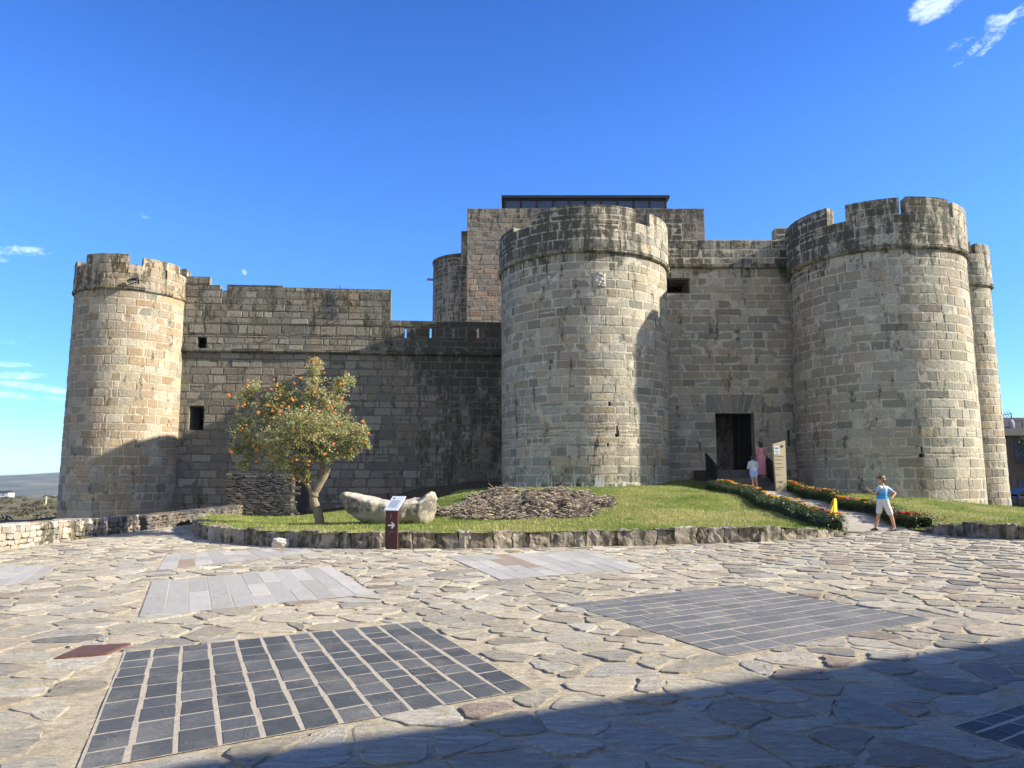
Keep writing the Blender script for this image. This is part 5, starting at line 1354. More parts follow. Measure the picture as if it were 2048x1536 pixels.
# dry climbers on the castle wall
for px, py, s_, lb in ((695, 600, 1.0, 'dry brown climber clinging to the top of the left curtain wall'), (1568, 545, .55, 'dark plant tuft in the corner beside the large right tower')):
    V = []; A = []; r_ = random.Random(px); 
    c = WLP.M(*WLP.uv(px, py), -.05) if px < 1000 else P(px, py, YF-.25)
    for _ in range(420):
        u = r_.gauss(0, .30)*s_; v = r_.gauss(0, .38)*s_; q = c+Vector((u+v*(-.35), -.05-r_.random()*.12, v)); d = Vector((r_.gauss(0, 1), -.6, r_.gauss(0, 1))).normalized(); L = r_.uniform(.05, .13); sd = d.cross(Vector((r_.random(), 0, 1))).normalized()
        V.append((q, q+d*L*.5+sd*L*.25, q+d*L, q+d*L*.5-sd*L*.25)); A.append(r_.random())
    M_dry = leafmat('dry_leaves', [(0, (.10, .07, .035)), (1, (.3, .22, .11))]) if px < 1000 else M_hedge
    o = leaf_object('climbing_plant', V, A, M_dry); tag(o, lb, 'plant')
# ------------------------------------------------------------------ people
def capsule(mb, a, b_, r0, r1, n=14):
    a, b_ = Vector(a), Vector(b_); d = (b_-a); L = d.length
    if L < 1e-5: mb.ellipsoid(a, (r0, r0, r0), n, 9); return
    d.normalize(); pts = []; rad = []
    for k in range(5): t_ = math.pi/2*(1-k/4); pts.append(a-d*r0*math.sin(t_)); rad.append(max(r0*math.cos(t_), .0006))
    for k in range(5): t_ = math.pi/2*k/4; pts.append(b_+d*r1*math.sin(t_)); rad.append(max(r1*math.cos(t_), .0006))
    mb.tube(pts, rad, n)
def sdf_mesh(name, prims, mat, parent, voxel=.008, smooth_it=6, verts=None):
    mb = MB()
    for p in prims:
        if p[0] == 'e': mb.ellipsoid(p[1], p[2], 16, 11, rot=p[3] if len(p) > 3 else None)
        else: capsule(mb, *p)
    o = mb.build(name, mat, None); md = o.modifiers.new('r', 'REMESH'); md.mode = 'VOXEL'; md.voxel_size = voxel; md.use_smooth_shade = True
    ms = o.modifiers.new('s', 'SMOOTH'); ms.factor = .5; ms.iterations = smooth_it
    bpy.context.view_layer.update(); dg = bpy.context.evaluated_depsgraph_get(); me = bpy.data.meshes.new_from_object(o.evaluated_get(dg)); bpy.data.objects.remove(o)
    o = bpy.data.objects.new(name, me); COL.objects.link(o); o.parent = parent
    me.polygons.foreach_set('use_smooth', [True]*len(me.polygons)); 
    if not me.materials: me.materials.append(mat)
    return o
def hand(prims, wr, d, side, s_=1.0, fist=.0):
    """five-fingered hand: wr wrist, d pointing direction, side the thumb side"""
    d = Vector(d).normalized(); sd = (Vector(side)-d*d.dot(Vector(side))).normalized(); pn = d.cross(sd); wr = Vector(wr)
    for k, f in enumerate((-.5, -.17, .17, .5)): prims.append((wr+d*.005, wr+d*.065*s_+sd*f*.052*s_, .013*s_, .0115*s_))
    for k, (f, L) in enumerate(((-.5, .052), (-.17, .066), (.17, .070), (.5, .060))):
        b0 = wr+d*.068*s_+sd*f*.060*s_; c1 = (d*math.cos(fist)+pn*math.sin(fist)); c2 = (d*math.cos(fist*2.1)+pn*math.sin(fist*2.1)); c1 = c1+sd*f*.12; 
        m_ = b0+c1*L*.5*s_; prims.append((b0, m_, .0082*s_, .0076*s_)); prims.append((m_, m_+c2*L*.5*s_, .0076*s_, .0062*s_))
    t0 = wr+d*.025*s_+sd*.022*s_; t1 = t0+(d*.6+sd*.7).normalized()*.034*s_; prims.append((t0, t1, .0105*s_, .009*s_)); prims.append((t1, t1+(d*.85+sd*.3+pn*fist*.5).normalized()*.028*s_, .009*s_, .007*s_))
def skinmat(name, col):
    m, t, b = newmat(name); setb(t, b, col, .55, .35); b.inputs['Subsurface Weight'].default_value = .12; b.inputs['Subsurface Radius'].default_value = (.02, .008, .004); return m
M_skin = skinmat('skin', (.50, .28, .185)); M_hairb = plain('brown_hair', (.13, .075, .035), .5, .4, var=.35, bs=90, bump=.6); M_hairk = plain('dark_hair', (.022, .012, .010), .45, .4, var=.35, bs=90, bump=.6)
def cloth(name, col, var=.08): return plain(name, col, .85, .15, bump=.5, bs=24, var=var)
def head(prims, c, r, fwd, tilt=0.0):
    """skull, jaw, nose, ears around centre c; r half head height; fwd unit vector of the face"""
    c = Vector(c); f = Vector(fwd).normalized(); up = Vector((0, 0, 1)); up = (up-f*up.dot(f)).normalized(); s_ = f.cross(up)
    Rm = Matrix((s_, f, up)).transposed()
    prims.append(('e', c+up*r*.22, (r*.66, r*.80, r*.74), Rm)); prims.append(('e', c+f*r*.20-up*r*.38, (r*.50, r*.52, r*.58), Rm))
    prims.append((c+f*r*.72+up*r*.06, c+f*r*.92-up*r*.16, r*.075, r*.12)); prims.append((c+f*r*.68-up*r*.46-s_*r*.14, c+f*r*.68-up*r*.46+s_*r*.14, r*.075, r*.075))
    prims.append(('e', c+f*r*.52-up*r*.78, (r*.22, r*.2, r*.16), Rm))
    for q in (-1, 1): prims.append(('e', c+s_*q*r*.66-up*r*.05, (r*.07, r*.15, r*.22), Rm)); prims.append(('e', c+f*r*.62+s_*q*r*.28+up*r*.16, (r*.15, r*.1, r*.07), Rm))
    return Rm, s_, f, up
def eyes(c, r, s_, f, up, parent):
    for q in (-1, 1):
        mb = MB(); mb.ellipsoid(Vector(c)+f*r*.70+s_*q*r*.27+up*r*.03, (r*.10, r*.08, r*.06), 10, 7); mb.build('eye', M_ink, parent, smooth=True)
def shoe(prims, ank, toe, s_=1.0):
    a = Vector(ank); d = Vector((toe[0], toe[1], 0)).normalized(); z = .035*s_
    prims.append((Vector((a.x, a.y, 0))-d*.045*s_+Vector((0, 0, z)), Vector((a.x, a.y, 0))+d*.085*s_+Vector((0, 0, z)), .036*s_, .034*s_)); prims.append((Vector((a.x, a.y, 0))+d*.085*s_+Vector((0, 0, z*.9)), Vector((a.x, a.y, 0))+d*.145*s_+Vector((0, 0, z*.75)), .034*s_, .024*s_))

# --- the child walking across the mouth of the path
bp = Vector((XP(1757, 20.5), 20.5, 0)); bp.z = H(bp.x, 20.5)+.02
bp.z = P(1757, 1062, 20.5).z
boy = empty('person', bp, 'child in white to blue shirt and pale shorts striding left at the path entrance', 'person')
hip = Vector((0.0, 0, .77)); ch = Vector((.03, 0, 1.14)); shL = Vector((-.095, -.05, 1.165)); shR = Vector((.145, .05, 1.155)); nk = Vector((.02, 0, 1.23)); hc = Vector((-.015, -.01, 1.37))
elL = Vector((-.17, .04, .985)); wrL = Vector((-.315, .13, 1.10)); elR = Vector((.365, .03, 1.00)); wrR = Vector((.20, -.06, .865))
fw = Vector((-.93, .30, -.22)).normalized()
pr = []; Rm, s_, f, up = head(pr, hc, .118, fw)
pr += [(nk-Vector((0, 0, .05)), nk+Vector((-.01, 0, .07)), .045, .042), (ch, hip, .095, .075), (shL, shR, .05, .05), (hip+Vector((-.04, .04, 0)), hip+Vector((.04, -.04, 0)), .078, .078)]
hipL, hipR = hip+Vector((-.045, .06, -.03)), hip+Vector((.055, -.05, -.03)); knL, anL = Vector((-.115, .05, .42)), Vector((-.20, .07, .085)); knR, anR = Vector((.17, -.07, .40)), Vector((.245, -.06, .075))
pr += [(hipL, knL, .075, .050), (knL, knL.lerp(anL, .35), .046, .048), (knL.lerp(anL, .3), anL, .048, .028), (hipR, knR, .075, .050), (knR, knR.lerp(anR, .35), .046, .048), (knR.lerp(anR, .3), anR, .048, .028)]
pr += [(shL, elL, .042, .031), (elL, wrL, .030, .021), (shR, elR, .042, .031), (elR, wrR, .030, .021)]
pr += [(anL, Vector((anL.x-.09, anL.y+.02, .035)), .03, .022), (anR, Vector((anR.x-.08, anR.y-.02, .035)), .03, .022)]
hand(pr, wrL, (wrL-elL), (0, -.3, 1), .82, .75); hand(pr, wrR, (-.9, .25, -.25), (0, -.2, 1), .82, .35)
body = sdf_mesh('body', pr, M_skin, boy, .0065, 3); eyes(hc, .118, s_, f, up, boy)
hp = []; c = hc
for a, b_ in ((.12, .25), (-.2, .3), (0, .12)): hp.append(('e', c+up*.118*(.32+b_*.2)-f*.118*(.16+a*.3), (.118*.74, .118*.84, .118*.72), Rm))
hp.append(('e', c+up*.118*.62+f*.05, (.075, .06, .035), Rm)); hp.append(('e', c-f*.062-up*.02, (.072, .05, .075), Rm))
r_ = random.Random(3)
for k in range(26):
    an = r_.uniform(-2.4, 2.4); d = (-f*math.cos(an)*1.0+s_*math.sin(an)); q = c+d*.085+up*r_.uniform(0, .07); hp.append((q, q+d*.014-up*r_.uniform(.01, .04), .012, .004))
sdf_mesh('hair', hp, M_hairb, boy, .007, 1)
m, t, b = newmat('dip_dyed_shirt'); tcx = t.node('ShaderNodeTexCoord'); sp = t.node('ShaderNodeSeparateXYZ'); t.link(tcx.outputs['Object'], sp.inputs[0]); nz = t.noise(tcx.outputs['Object'], 9, 5, .6)
zz = t.math('ADD', sp.outputs[2], t.math('MULTIPLY', nz, .16)); c = t.ramp(t.maprange(zz, .84, 1.34, smooth=False), [(0, (.08, .40, .66)), (.4, (.04, .26, .56)), (.58, (.16, .38, .64)), (.78, (.45, .55, .70)), (1, (.62, .66, .72))]); setb(t, b, c, .85, .15, t.bump(nz, .6, .03)); M_dip = m
sp_ = [(ch+Vector((0, 0, -.02)), hip+Vector((0, 0, .055)), .108, .096), (shL+Vector((.01, -.01, -.01)), shR+Vector((-.01, .01, -.01)), .056, .056), (shL, shL.lerp(elL, .5), .052, .048), (shR, shR.lerp(elR, .55), .052, .047), (hip+Vector((-.06, .05, .10)), hip+Vector((.05, -.05, .06)), .09, .094), (nk-Vector((0, 0, .07)), nk-Vector((0, 0, .035)), .065, .052)]
sdf_mesh('shirt', sp_, M_dip, boy, .009, 4)
M_sh = cloth('pale_shorts', (.62, .60, .58))
sdf_mesh('shorts', [(hip+Vector((-.05, .05, .04)), hip+Vector((.04, -.05, .04)), .100, .100), (hipL, hipL.lerp(knL, .72), .088, .078), (hipR, hipR.lerp(knR, .74), .088, .080)], M_sh, boy, .009, 4)
for an_, tv in ((anL, (-.97, .15)), (anR, (-.95, -.2))):
    pp = []; shoe(pp, an_, tv, .86); pp.append((an_+Vector((0, 0, -.02)), an_+Vector((-.03, 0, -.045)), .034, .032)); sdf_mesh('sandal', pp, plain('sandal_dark', (.03, .028, .03), .6), boy, .008, 2)

def standing(base, label, hgt, facing, hairm, arms, legs, tops, extras, headdown=0.0, feet=None):
    pass
# --- girl in a pale blue top and light shorts on the path at the steps
Yg = 32.05; gb = P(1509, 982, Yg); girl = empty('person', (gb.x, Yg, H(gb.x, Yg)+.03), 'person in a pale denim top and light blue shorts at the foot of the steps', 'person')
hip = Vector((0, 0, .80)); ch = Vector((-.01, .02, 1.14)); nk = Vector((-.01, .05, 1.27)); hc = Vector((.0, .13, 1.37)); fw = Vector((.15, .85, -.5)).normalized()
pr = []; Rm, s_, f, up = head(pr, hc, .11, fw)
pr += [(nk-Vector((0, 0, .06)), nk+Vector((.0, .04, .06)), .046, .043), (ch, hip, .105, .09), (ch+Vector((-.13, 0, .06)), ch+Vector((.13, 0, .06)), .05, .05), (hip+Vector((-.06, 0, 0)), hip+Vector((.06, 0, 0)), .10, .10)]
hl, hr = hip+Vector((-.075, 0, -.03)), hip+Vector((.075, 0, -.03)); kl, kr = Vector((-.055, .01, .46)), Vector((.085, .02, .46)); al, ar_ = Vector((-.03, -.02, .085)), Vector((.14, .0, .085))
for h_, k_, a_ in ((hl, kl, al), (hr, kr, ar_)): pr += [(h_, k_, .082, .052), (k_, k_.lerp(a_, .3), .049, .052), (k_.lerp(a_, .3), a_, .052, .03), (a_, Vector((a_.x+.02, a_.y+.09, .04)), .032, .026)]
eL, wL = ch+Vector((-.20, .05, -.18)), ch+Vector((-.08, .22, -.20)); eR, wR = ch+Vector((.20, .05, -.18)), ch+Vector((.10, .22, -.20))
pr += [(ch+Vector((-.15, 0, .05)), eL, .042, .033), (eL, wL, .032, .022), (ch+Vector((.15, 0, .05)), eR, .042, .033), (eR, wR, .032, .022)]
hand(pr, wL, wL-eL, (0, 0, 1), .9, .5); hand(pr, wR, wR-eR, (0, 0, 1), .9, .5); sdf_mesh('body', pr, M_skin, girl, .008, 3); eyes(hc, .11, s_, f, up, girl)
sdf_mesh('hair', [('e', hc+up*.03-f*.02, (.085, .098, .088), Rm), (hc-f*.06, hc-f*.03-Vector((0, 0, .12)), .06, .035), (hc-f*.08+up*.03, hc-f*.10-Vector((0, 0, .10)), .035, .02)], M_hairk, girl, .008, 2)
sdf_mesh('top', [(ch, hip+Vector((0, 0, .08)), .128, .122), (ch+Vector((-.13, 0, .055)), ch+Vector((.13, 0, .055)), .066, .066), (ch+Vector((-.15, 0, .05)), eL, .060, .052), (ch+Vector((.15, 0, .05)), eR, .060, .052), (eL, wL.lerp(eL, .3), .05, .042), (eR, wR.lerp(eR, .3), .05, .042), (hip+Vector((-.05, 0, .10)), hip+Vector((.05, 0, .10)), .118, .118), (nk-Vector((0, .02, .07)), nk-Vector((0, 0, .03)), .07, .054)], cloth('pale_denim', (.46, .54, .56)), girl, .009, 4)
sdf_mesh('shorts', [(hip+Vector((-.06, 0, .03)), hip+Vector((.06, 0, .03)), .118, .118), (hl, hl.lerp(kl, .42), .105, .098), (hr, hr.lerp(kr, .42), .105, .098)], cloth('light_blue_shorts', (.30, .42, .70)), girl, .009, 4)
for a_, d in ((al, (-.55, .6)), (ar_, (.75, .5))):
    pp = []; shoe(pp, a_, d, .95); pp.append((a_-Vector((0, 0, .015)), a_-Vector((0, 0, .04)), .036, .038)); sdf_mesh('sneaker', pp, plain('white_canvas', (.62, .62, .6), .7), girl, .008, 2)
# --- woman in pink on the steps
Yw = 33.7; wbp = P(1524, 957, Yw); nst_ = zs0+(zs1-zs0)*3/NSt
wom = empty('person', (wbp.x, Yw, nst_), 'woman with long dark hair in a long pink dress climbing the entrance steps', 'person')
hip = Vector((0, 0, .92)); ch = Vector((0, 0, 1.26)); nk = Vector((-.005, .01, 1.40)); hc = Vector((-.01, .03, 1.51)); fw = Vector((-.25, .95, -.12)).normalized()
pr = []; Rm, s_, f, up = head(pr, hc, .112, fw)
pr += [(nk-Vector((0, 0, .06)), nk+Vector((0, .01, .06)), .047, .044), (ch, hip, .108, .10), (ch+Vector((-.14, 0, .07)), ch+Vector((.14, 0, .07)), .05, .05), (hip+Vector((-.06, 0, 0)), hip+Vector((.06, 0, 0)), .11, .11)]
hl, hr = hip+Vector((-.08, 0, -.03)), hip+Vector((.08, 0, -.03)); kl, kr = Vector((-.03, .04, .50)), Vector((.08, .0, .50)); al, ar_ = Vector((.0, .02, .08)), Vector((.07, -.06, .08))
for h_, k_, a_ in ((hl, kl, al), (hr, kr, ar_)): pr += [(h_, k_, .088, .055), (k_, k_.lerp(a_, .3), .05, .054), (k_.lerp(a_, .3), a_, .054, .03), (a_, Vector((a_.x, a_.y+.1, .04)), .032, .026)]
eL, wL = ch+Vector((-.21, -.02, -.20)), ch+Vector((-.17, .12, -.38)); eR, wR = ch+Vector((.21, -.02, -.20)), ch+Vector((.20, .02, -.42))
pr += [(ch+Vector((-.165, 0, .05)), eL, .046, .034), (eL, wL, .034, .022), (ch+Vector((.165, 0, .05)), eR, .046, .034), (eR, wR, .034, .022)]
hand(pr, wL, wL-eL, (1, 0, 0), .95, .4); hand(pr, wR, wR-eR, (0, 1, 0), .95, .4); sdf_mesh('body', pr, M_skin, wom, .008, 3); eyes(hc, .112, s_, f, up, wom)
sdf_mesh('hair', [('e', hc+up*.03-f*.02, (.092, .104, .096), Rm), (hc-f*.05, hc-f*.06-Vector((0, 0, .20)), .082, .06), (hc-f*.05+s_*.05, hc-f*.05+s_*.06-Vector((0, 0, .16)), .05, .035), (hc-f*.05-s_*.05, hc-f*.05-s_*.06-Vector((0, 0, .16)), .05, .035)], M_hairk, wom, .008, 2)
sdf_mesh('dress', [(ch+Vector((0, 0, .0)), hip+Vector((0, 0, .10)), .122, .108), (ch+Vector((-.09, 0, .07)), ch+Vector((.09, 0, .07)), .06, .06), (hip+Vector((-.05, 0, .06)), hip+Vector((.05, 0, .06)), .112, .112), (hip+Vector((-.06, 0, -.04)), hip+Vector((.06, 0, -.04)), .122, .122),
    (hl, Vector((-.07, .02, .22)), .115, .115), (hr, Vector((.10, -.02, .20)), .115, .125), (hip, Vector((.02, 0, .22)), .12, .13)], cloth('rose_fabric', (.56, .23, .28)), wom, .009, 4)
mb = MB(); mb.ellipsoid((.215, .03, .80), (.05, .09, .10), 14, 9); bag = mb.build('shoulder_bag', plain('red_leather', (.22, .015, .02), .5, .4), wom, smooth=True)
mb = MB(); mb.tube([(.21, 0, .88), (.17, -.08, 1.2), (.12, -.05, 1.40), (.10, .04, 1.38), (.17, .09, 1.1), (.21, .05, .88)], .006, 6); mb.build('strap', plain('strap_leather', (.12, .01, .012), .5), bag)
for a_, d in ((al, (-.1, 1)), (ar_, (.1, 1))):
    pp = []; shoe(pp, a_, d, .95); sdf_mesh('shoe', pp, plain('tan_shoe', (.34, .24, .17), .7), wom, .008, 2)

# ------------------------------------------------------------------ far right: house with creeper, car
Yh = 58.0; hx0 = P(2012, 870, Yh).x; hz = P(2030, 866, Yh).z; hb = -1.0
hs_ = empty('village_house', (hx0+7, Yh+5, hb), 'dark shaded house overgrown with creeper at the right margin', 'house')
def hbx(name, c, sz, mat, par, **k): mb = MB(); mb.box(Vector(c)-Vector((hx0+7, Yh+5, hb)), sz, **k); return mb.build(name, mat, par)
M_pl = plain('shaded_plaster', (.10, .08, .07), .9, .1, var=.3, bs=3); M_roof = plain('slate_roof', (.032, .032, .035), .95, .3, bump=.5, bs=8, var=.3)
hwl = hbx('wall', (hx0+7, Yh+5, (hz+hb)/2), (14, 10, hz-hb), M_pl, hs_)
mb = MB(); e = .4; o8 = [(-7-e, -5-e, hz-hb-.05), (7+e, -5-e, hz-hb-.05), (7+e, 5+e, hz-hb-.05), (-7-e, 5+e, hz-hb-.05), (-7-e, 0, hz-hb+1.6), (7+e, 0, hz-hb+1.6)]
mb.v += o8; [mb.face(q) for q in ((0, 1, 5, 4), (2, 3, 4, 5), (1, 2, 5), (3, 0, 4), (3, 2, 1, 0))]; rf_ = mb.build('roof', M_roof, hs_)
mb = MB(); mb.box((0, -5-e-.04, hz-hb-.12), (14.8, .08, .2)); mb.build('fascia', plain('pale_fascia', (.16, .16, .12), .7), rf_)
for k, zz in enumerate((1.6, 4.3)):
    for x in (1.0, 5.0, 9.0, 12.0):
        wdn = hbx('window', (hx0+x, Yh-.02, hb+zz+.3), (.9, .1, 1.2), M_glass, hs_); hbx('sill', (hx0+x, Yh-.1, hb+zz-.36), (1.1, .2, .1), M_pl, wdn)
V = []; A = []; r_ = random.Random(31)
for _ in range(9000):
    x = r_.uniform(.5, 9); z = r_.uniform(.3, hz-hb-.3); 
    if x < 1.3 and z < 4.6+.5*math.sin(z*5+x*3): continue
    q = Vector((hx0+x, Yh-.1-r_.random()**.5*.8, hb+z)); d = Vector((r_.gauss(0, 1), -.8, r_.gauss(-.3, 1))).normalized(); L = r_.uniform(.12, .26); sd = d.cross(Vector((r_.random()-.5, 0, 1))).normalized()
    V.append((q, q+d*L*.5+sd*L*.35, q+d*L, q+d*L*.5-sd*L*.35)); A.append(r_.random()*.6)
cr = leaf_object('creeper', V, A, M_hedge); tag(cr, 'dark creeper hanging over the front of the house at the right margin', 'creeper')
def antenna(px, py0, py1, label, dish):
    o = empty('roof_aerial', (0, 0, 0), label, 'aerial'); Y = Yh+1.5; b0, t0 = P(px, py1+14, Y), P(px-3, py0, Y); mb = MB(); mb.tube([b0, t0], .035, 6); mb.build('mast', M_darkmetal, o)
    mb = MB(); mb.tube([t0+Vector((-.9, 0, -.12)), t0+Vector((.1, 0, .05))], .03, 5)
    for k in range(5): q = t0+Vector((-.85+.2*k, 0, -.11+.033*k)); mb.tube([q+Vector((0, -.2, -.25)), q+Vector((0, .2, .25))], .02, 4)
    mb.build('yagi_arms', M_darkmetal, o)
    if dish: mb = MB(); mb.ellipsoid(P(px-2, 850, Y-.2), (.28, .1, .45), 14, 9); mb.build('dish', plain('grey_dish', (.2, .21, .24), .6), o, smooth=True)
antenna(2025, 828, 856, 'thin roof aerial with a grey dish on the house at the right margin', True); antenna(2047, 842, 856, 'second thin roof aerial at the very edge of the picture on the right', False)
# car
Yc = 48.0; cx0 = P(2016, 1000, Yc).x; cz = H(cx0+2, Yc)
car = empty('parked_car', (cx0+2.1, Yc, cz), 'dark car with a bright reflecting windscreen parked beyond the lawn at the right margin', 'car')
M_car = plain('dark_car_paint', (.02, .022, .03), .25, .6, .2, var=.02); M_scr = plain('car_glass_painted_glint', (.55, .6, .66), .08, .9, var=.01)  # pale glass colour paints the windscreen's bright reflection, headlights share it
def loft(mb, secs):
    n = len(secs[0][1]); pts = [(x, y, z) for x, pr_2 in secs for (y, z) in pr_2]; mb.grid(pts, n, len(secs), wrap=True); mb.face(tuple(range(n))[::-1]); mb.face(tuple((len(secs)-1)*n+k for k in range(n)))
def sec(w_, z0, z1): return [(-w_*.92, z0), (w_*.92, z0), (w_, z0+.15), (w_, z1-.12), (w_*.9, z1), (-w_*.9, z1), (-w_, z1-.12), (-w_, z0+.15)]
mb = MB(); loft(mb, [(-2.1, sec(.72, .32, .80)), (-1.95, sec(.82, .22, .92)), (-1, sec(.86, .2, .96)), (.6, sec(.86, .2, .95)), (1.7, sec(.82, .22, .84)), (2.1, sec(.70, .30, .68))]); bd = mb.build('body', M_car, car, smooth=False)
mb = MB(); loft(mb, [(-1.9, sec(.70, .9, 1.0)), (-1.3, sec(.66, .9, 1.42)), (-.2, sec(.64, .9, 1.46)), (.95, sec(.70, .9, .97))]); mb.build('cabin', M_car, car)
mb = MB(); b = 0; mb.v += [(-.16, -.56, 1.455), (-.16, .56, 1.455), (.93, .64, .985), (.93, -.64, .985)]; mb.v += [(x+.02, y, z+.02) for x, y, z in mb.v]; mb.face((4, 7, 6, 5)); mb.face((0, 1, 2, 3)); [mb.face((k, 4+k, 4+(k+1) % 4, (k+1) % 4)) for k in range(4)]; mb.build('windscreen', M_scr, car)
for sy_ in (-1, 1):
    mb = MB(); mb.v += [(-1.5, sy_*.70, 1.0), (.7, sy_*.70, 1.0), (-.1, sy_*.655, 1.38), (-1.2, sy_*.655, 1.38)]; mb.v += [(x, y+sy_*.012, z) for x, y, z in mb.v]; mb.face((4, 5, 6, 7) if sy_ < 0 else (7, 6, 5, 4)); [mb.face((k, (k+1) % 4, 4+(k+1) % 4, 4+k)) for k in range(4)]; mb.build('side_window', M_glass, car)
    mb = MB(); mb.box((0, sy_*.875, .42), (2.6, .03, .05)); mb.build('sill_trim', M_white, car)
    for x in (-1.3, 1.3):
        mb = MB(); mb.tube([(x, sy_*.70, .32), (x, sy_*.87, .32)], .32, 20); wh = mb.build('wheel', plain('tyre', (.02, .02, .02), .9), car); mb = MB(); mb.tube([(x, sy_*.86, .32), (x, sy_*.885, .32)], .19, 14); mb.build('rim', plain('alloy', (.4, .4, .42), .3, .5, .8), wh)
    mb = MB(); mb.ellipsoid((2.0, sy_*.58, .66), (.12, .14, .07), 10, 7); mb.build('headlight', M_scr, car)

# ------------------------------------------------------------------ building behind the viewer: casts the foreground shade
A0 = G2(2048, 1276); B0 = G2(300, 1538); Hh = 8.0; sh = S*((Hh-.0)/S.z); dl = (A0-B0).normalized(); Ea = A0+sh; Eb = B0+sh; Ea.z = Eb.z = 0
e0 = Eb-dl*16; e1 = Ea+dl*22; nb = Vector((dl.y, -dl.x, 0)).normalized(); L = (Vector((e1.x-e0.x, e1.y-e0.y, 0))).length; dl = Vector((dl.x, dl.y, 0)).normalized(); Hh -= 0
hr_ = empty('stone_townhouse', (e0.x, e0.y, 0), 'long stone house whose shadow falls across the lower right of the paving', 'house', rz=math.atan2(dl.y, dl.x))
M_house = stone_mat('townhouse_stone', WARM, (.40, .36, .28))
mb = MB(); wins = []
for fl in range(2):
    for k in range(int(L/4)): wins.append((1.5+k*4, 2.6+k*4, 1.0+fl*3.4, 2.4+fl*3.4))
Mh = lambda u, v, wd: Vector((u, -.6-wd, v))
Mh = lambda u, v, wd: Vector((u, -.6-wd, v))
solid(mb, Mh, 0, L, -.4, Hh-.05, wins, .5)
mb.box((L/2, -5, (Hh-.6)/2-.2), (L, 7.6, Hh-.2), at=(.5, .5, .2, 1)); mb.build('wall', M_house, hr_)
mb = MB(); mb.v += [(-.5, 0, Hh), (L+.5, 0, Hh), (L+.5, -9.4, Hh), (-.5, -9.4, Hh), (-.5, -4.7, Hh+1.15), (L+.5, -4.7, Hh+1.15), (-.5, 0, Hh-.12), (L+.5, 0, Hh-.12), (L+.5, -9.4, Hh-.12), (-.5, -9.4, Hh-.12)]
[mb.face(q) for q in ((0, 4, 5, 1), (2, 5, 4, 3), (1, 5, 2), (3, 4, 0), (6, 7, 8, 9), (0, 1, 7, 6), (1, 2, 8, 7), (2, 3, 9, 8), (3, 0, 6, 9))]; mb.build('roof', M_roof, hr_)
for q in wins:
    mb = MB(); mb.box(((q[0]+q[1])/2, -.95, (q[2]+q[3])/2), (q[1]-q[0], .06, q[3]-q[2])); wo = mb.build('window', M_glass, hr_); mb = MB(); mb.box(((q[0]+q[1])/2, -.90, (q[2]+q[3])/2), (.06, .05, q[3]-q[2])); mb.build('mullion', M_white, wo)

# ------------------------------------------------------------------ moon
mp = P(487, 545, 13000.0); rm = 6.3/F*13000
def moon_fn(p): return Vector((p.x if p.x > 0 else p.x*.25, p.y, p.z))
mb = MB(); mb.ellipsoid((0, 0, 0), (rm, rm, rm), 28, 20, rot=Matrix.Rotation(R(-25), 3, 'Y'), fn=moon_fn); m, t, b = newmat('pale_moon'); em = t.node('ShaderNodeEmission'); em.inputs[0].default_value = (.42, .60, .88, 1); em.inputs[1].default_value = .52; t.link(em.outputs[0], t.n['Material Output'].inputs[0])
mo = mb.build('moon', m, smooth=True, loc=mp); tag(mo, 'faint half moon in the blue sky above the left curtain wall', 'moon')
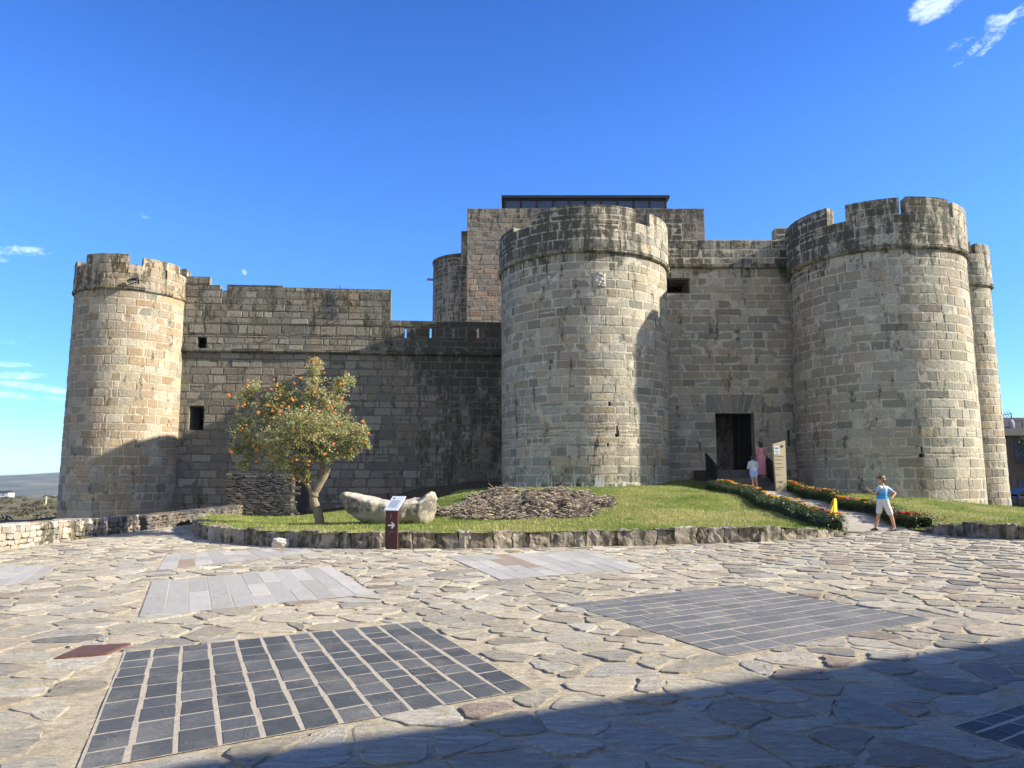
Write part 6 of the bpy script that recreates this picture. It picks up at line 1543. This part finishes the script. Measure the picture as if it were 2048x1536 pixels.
# ------------------------------------------------------------------ scrub on the fields at the left
V = []; A = []; r_ = random.Random(44)
for _ in range(150):
    Y = r_.uniform(45, 300); px = r_.uniform(-260, 130); c = Vector((XP(px, Y), Y, 0)); c.z = land(c.x, c.y); s_ = r_.uniform(.4, .9)*(1+Y/300)
    for k in range(70):
        d = Vector((r_.gauss(0, 1), r_.gauss(0, 1), abs(r_.gauss(0, .6)))).normalized(); q = c+Vector((d.x*s_*1.3, d.y*s_, d.z*s_*.6)); L = s_*r_.uniform(.15, .35); sd = d.cross(Vector((r_.gauss(0, 1), r_.gauss(0, 1), 1))).normalized(); u_ = d.cross(sd)
        V.append((q-sd*L*.5, q+u_*L*.5, q+sd*L*.5, q-u_*L*.5)); A.append(min(1, max(0, r_.gauss(.35, .2))))
so_ = leaf_object('scrub', V, A, leafmat('dry_scrub', [(0, (.04, .042, .022)), (.5, (.11, .10, .05)), (1, (.24, .20, .11))])); tag(so_, 'dry scrub and low bushes scattered over the fields beyond the left tower', 'scrub', kind='stuff')
mb = MB(); p0, p1 = P(92, 1001, 120), P(92, 993, 120); mb.tube([(0, 0, -1.2), (0, 0, p1.z-p0.z)], .12, 6); tag(mb.build('field_post', M_cream, loc=p0), 'single pale post standing in the field left of the castle', 'post')
# country road: pale strip
mb = MB(); pts = []
for i in range(25):
    px = -200+400*i/24; Y = 285+12*math.sin(i*.4)
    for dY in (-5, 5): x = XP(px, Y); pts.append((x, Y+dY, land(x, Y+dY)+.5))
mb.grid(pts, 2, 25); tag(mb.build('road', plain('dusty_road', (.42, .38, .30), .9, .1)), kind='structure')
for px, w_, lb in ((1, 14, 'white farmhouse far off at the left edge of the valley'), (17, 7, 'small pale barn far off beside the white farmhouse')):
    p = P(px, 1001, 330); p.z = land(p.x, p.y); o = empty('farmhouse', p, lb, 'house'); mb = MB(); mb.box((0, 0, 1.2), (w_*.28, 4, 2.6)); mb.build('wall', M_white, o); mb = MB(); q = w_*.16; mb.v += [(-q, -2.3, 2.4), (q, -2.3, 2.4), (q, 2.3, 2.4), (-q, 2.3, 2.4), (-q, 0, 3.4), (q, 0, 3.4)]; [mb.face(f_) for f_ in ((0, 1, 5, 4), (2, 3, 4, 5), (1, 2, 5), (3, 0, 4), (3, 2, 1, 0))]; mb.build('roof', M_roof, o)

# ------------------------------------------------------------------ air between here and the hills
mb = MB(); mb.box((0, 0, -45), (19500, 19500, 170)); m = bpy.data.materials.new('haze'); m.use_nodes = True; t = NT(m.node_tree); t.n.remove(t.n['Principled BSDF'])
pv = t.node('ShaderNodeVolumePrincipled'); pv.inputs['Color'].default_value = (.80, .88, 1, 1); pv.inputs['Density'].default_value = .00015; pv.inputs['Anisotropy'].default_value = .2; t.link(pv.outputs[0], t.n['Material Output'].inputs['Volume'])
tag(mb.build('haze', m), kind='stuff')
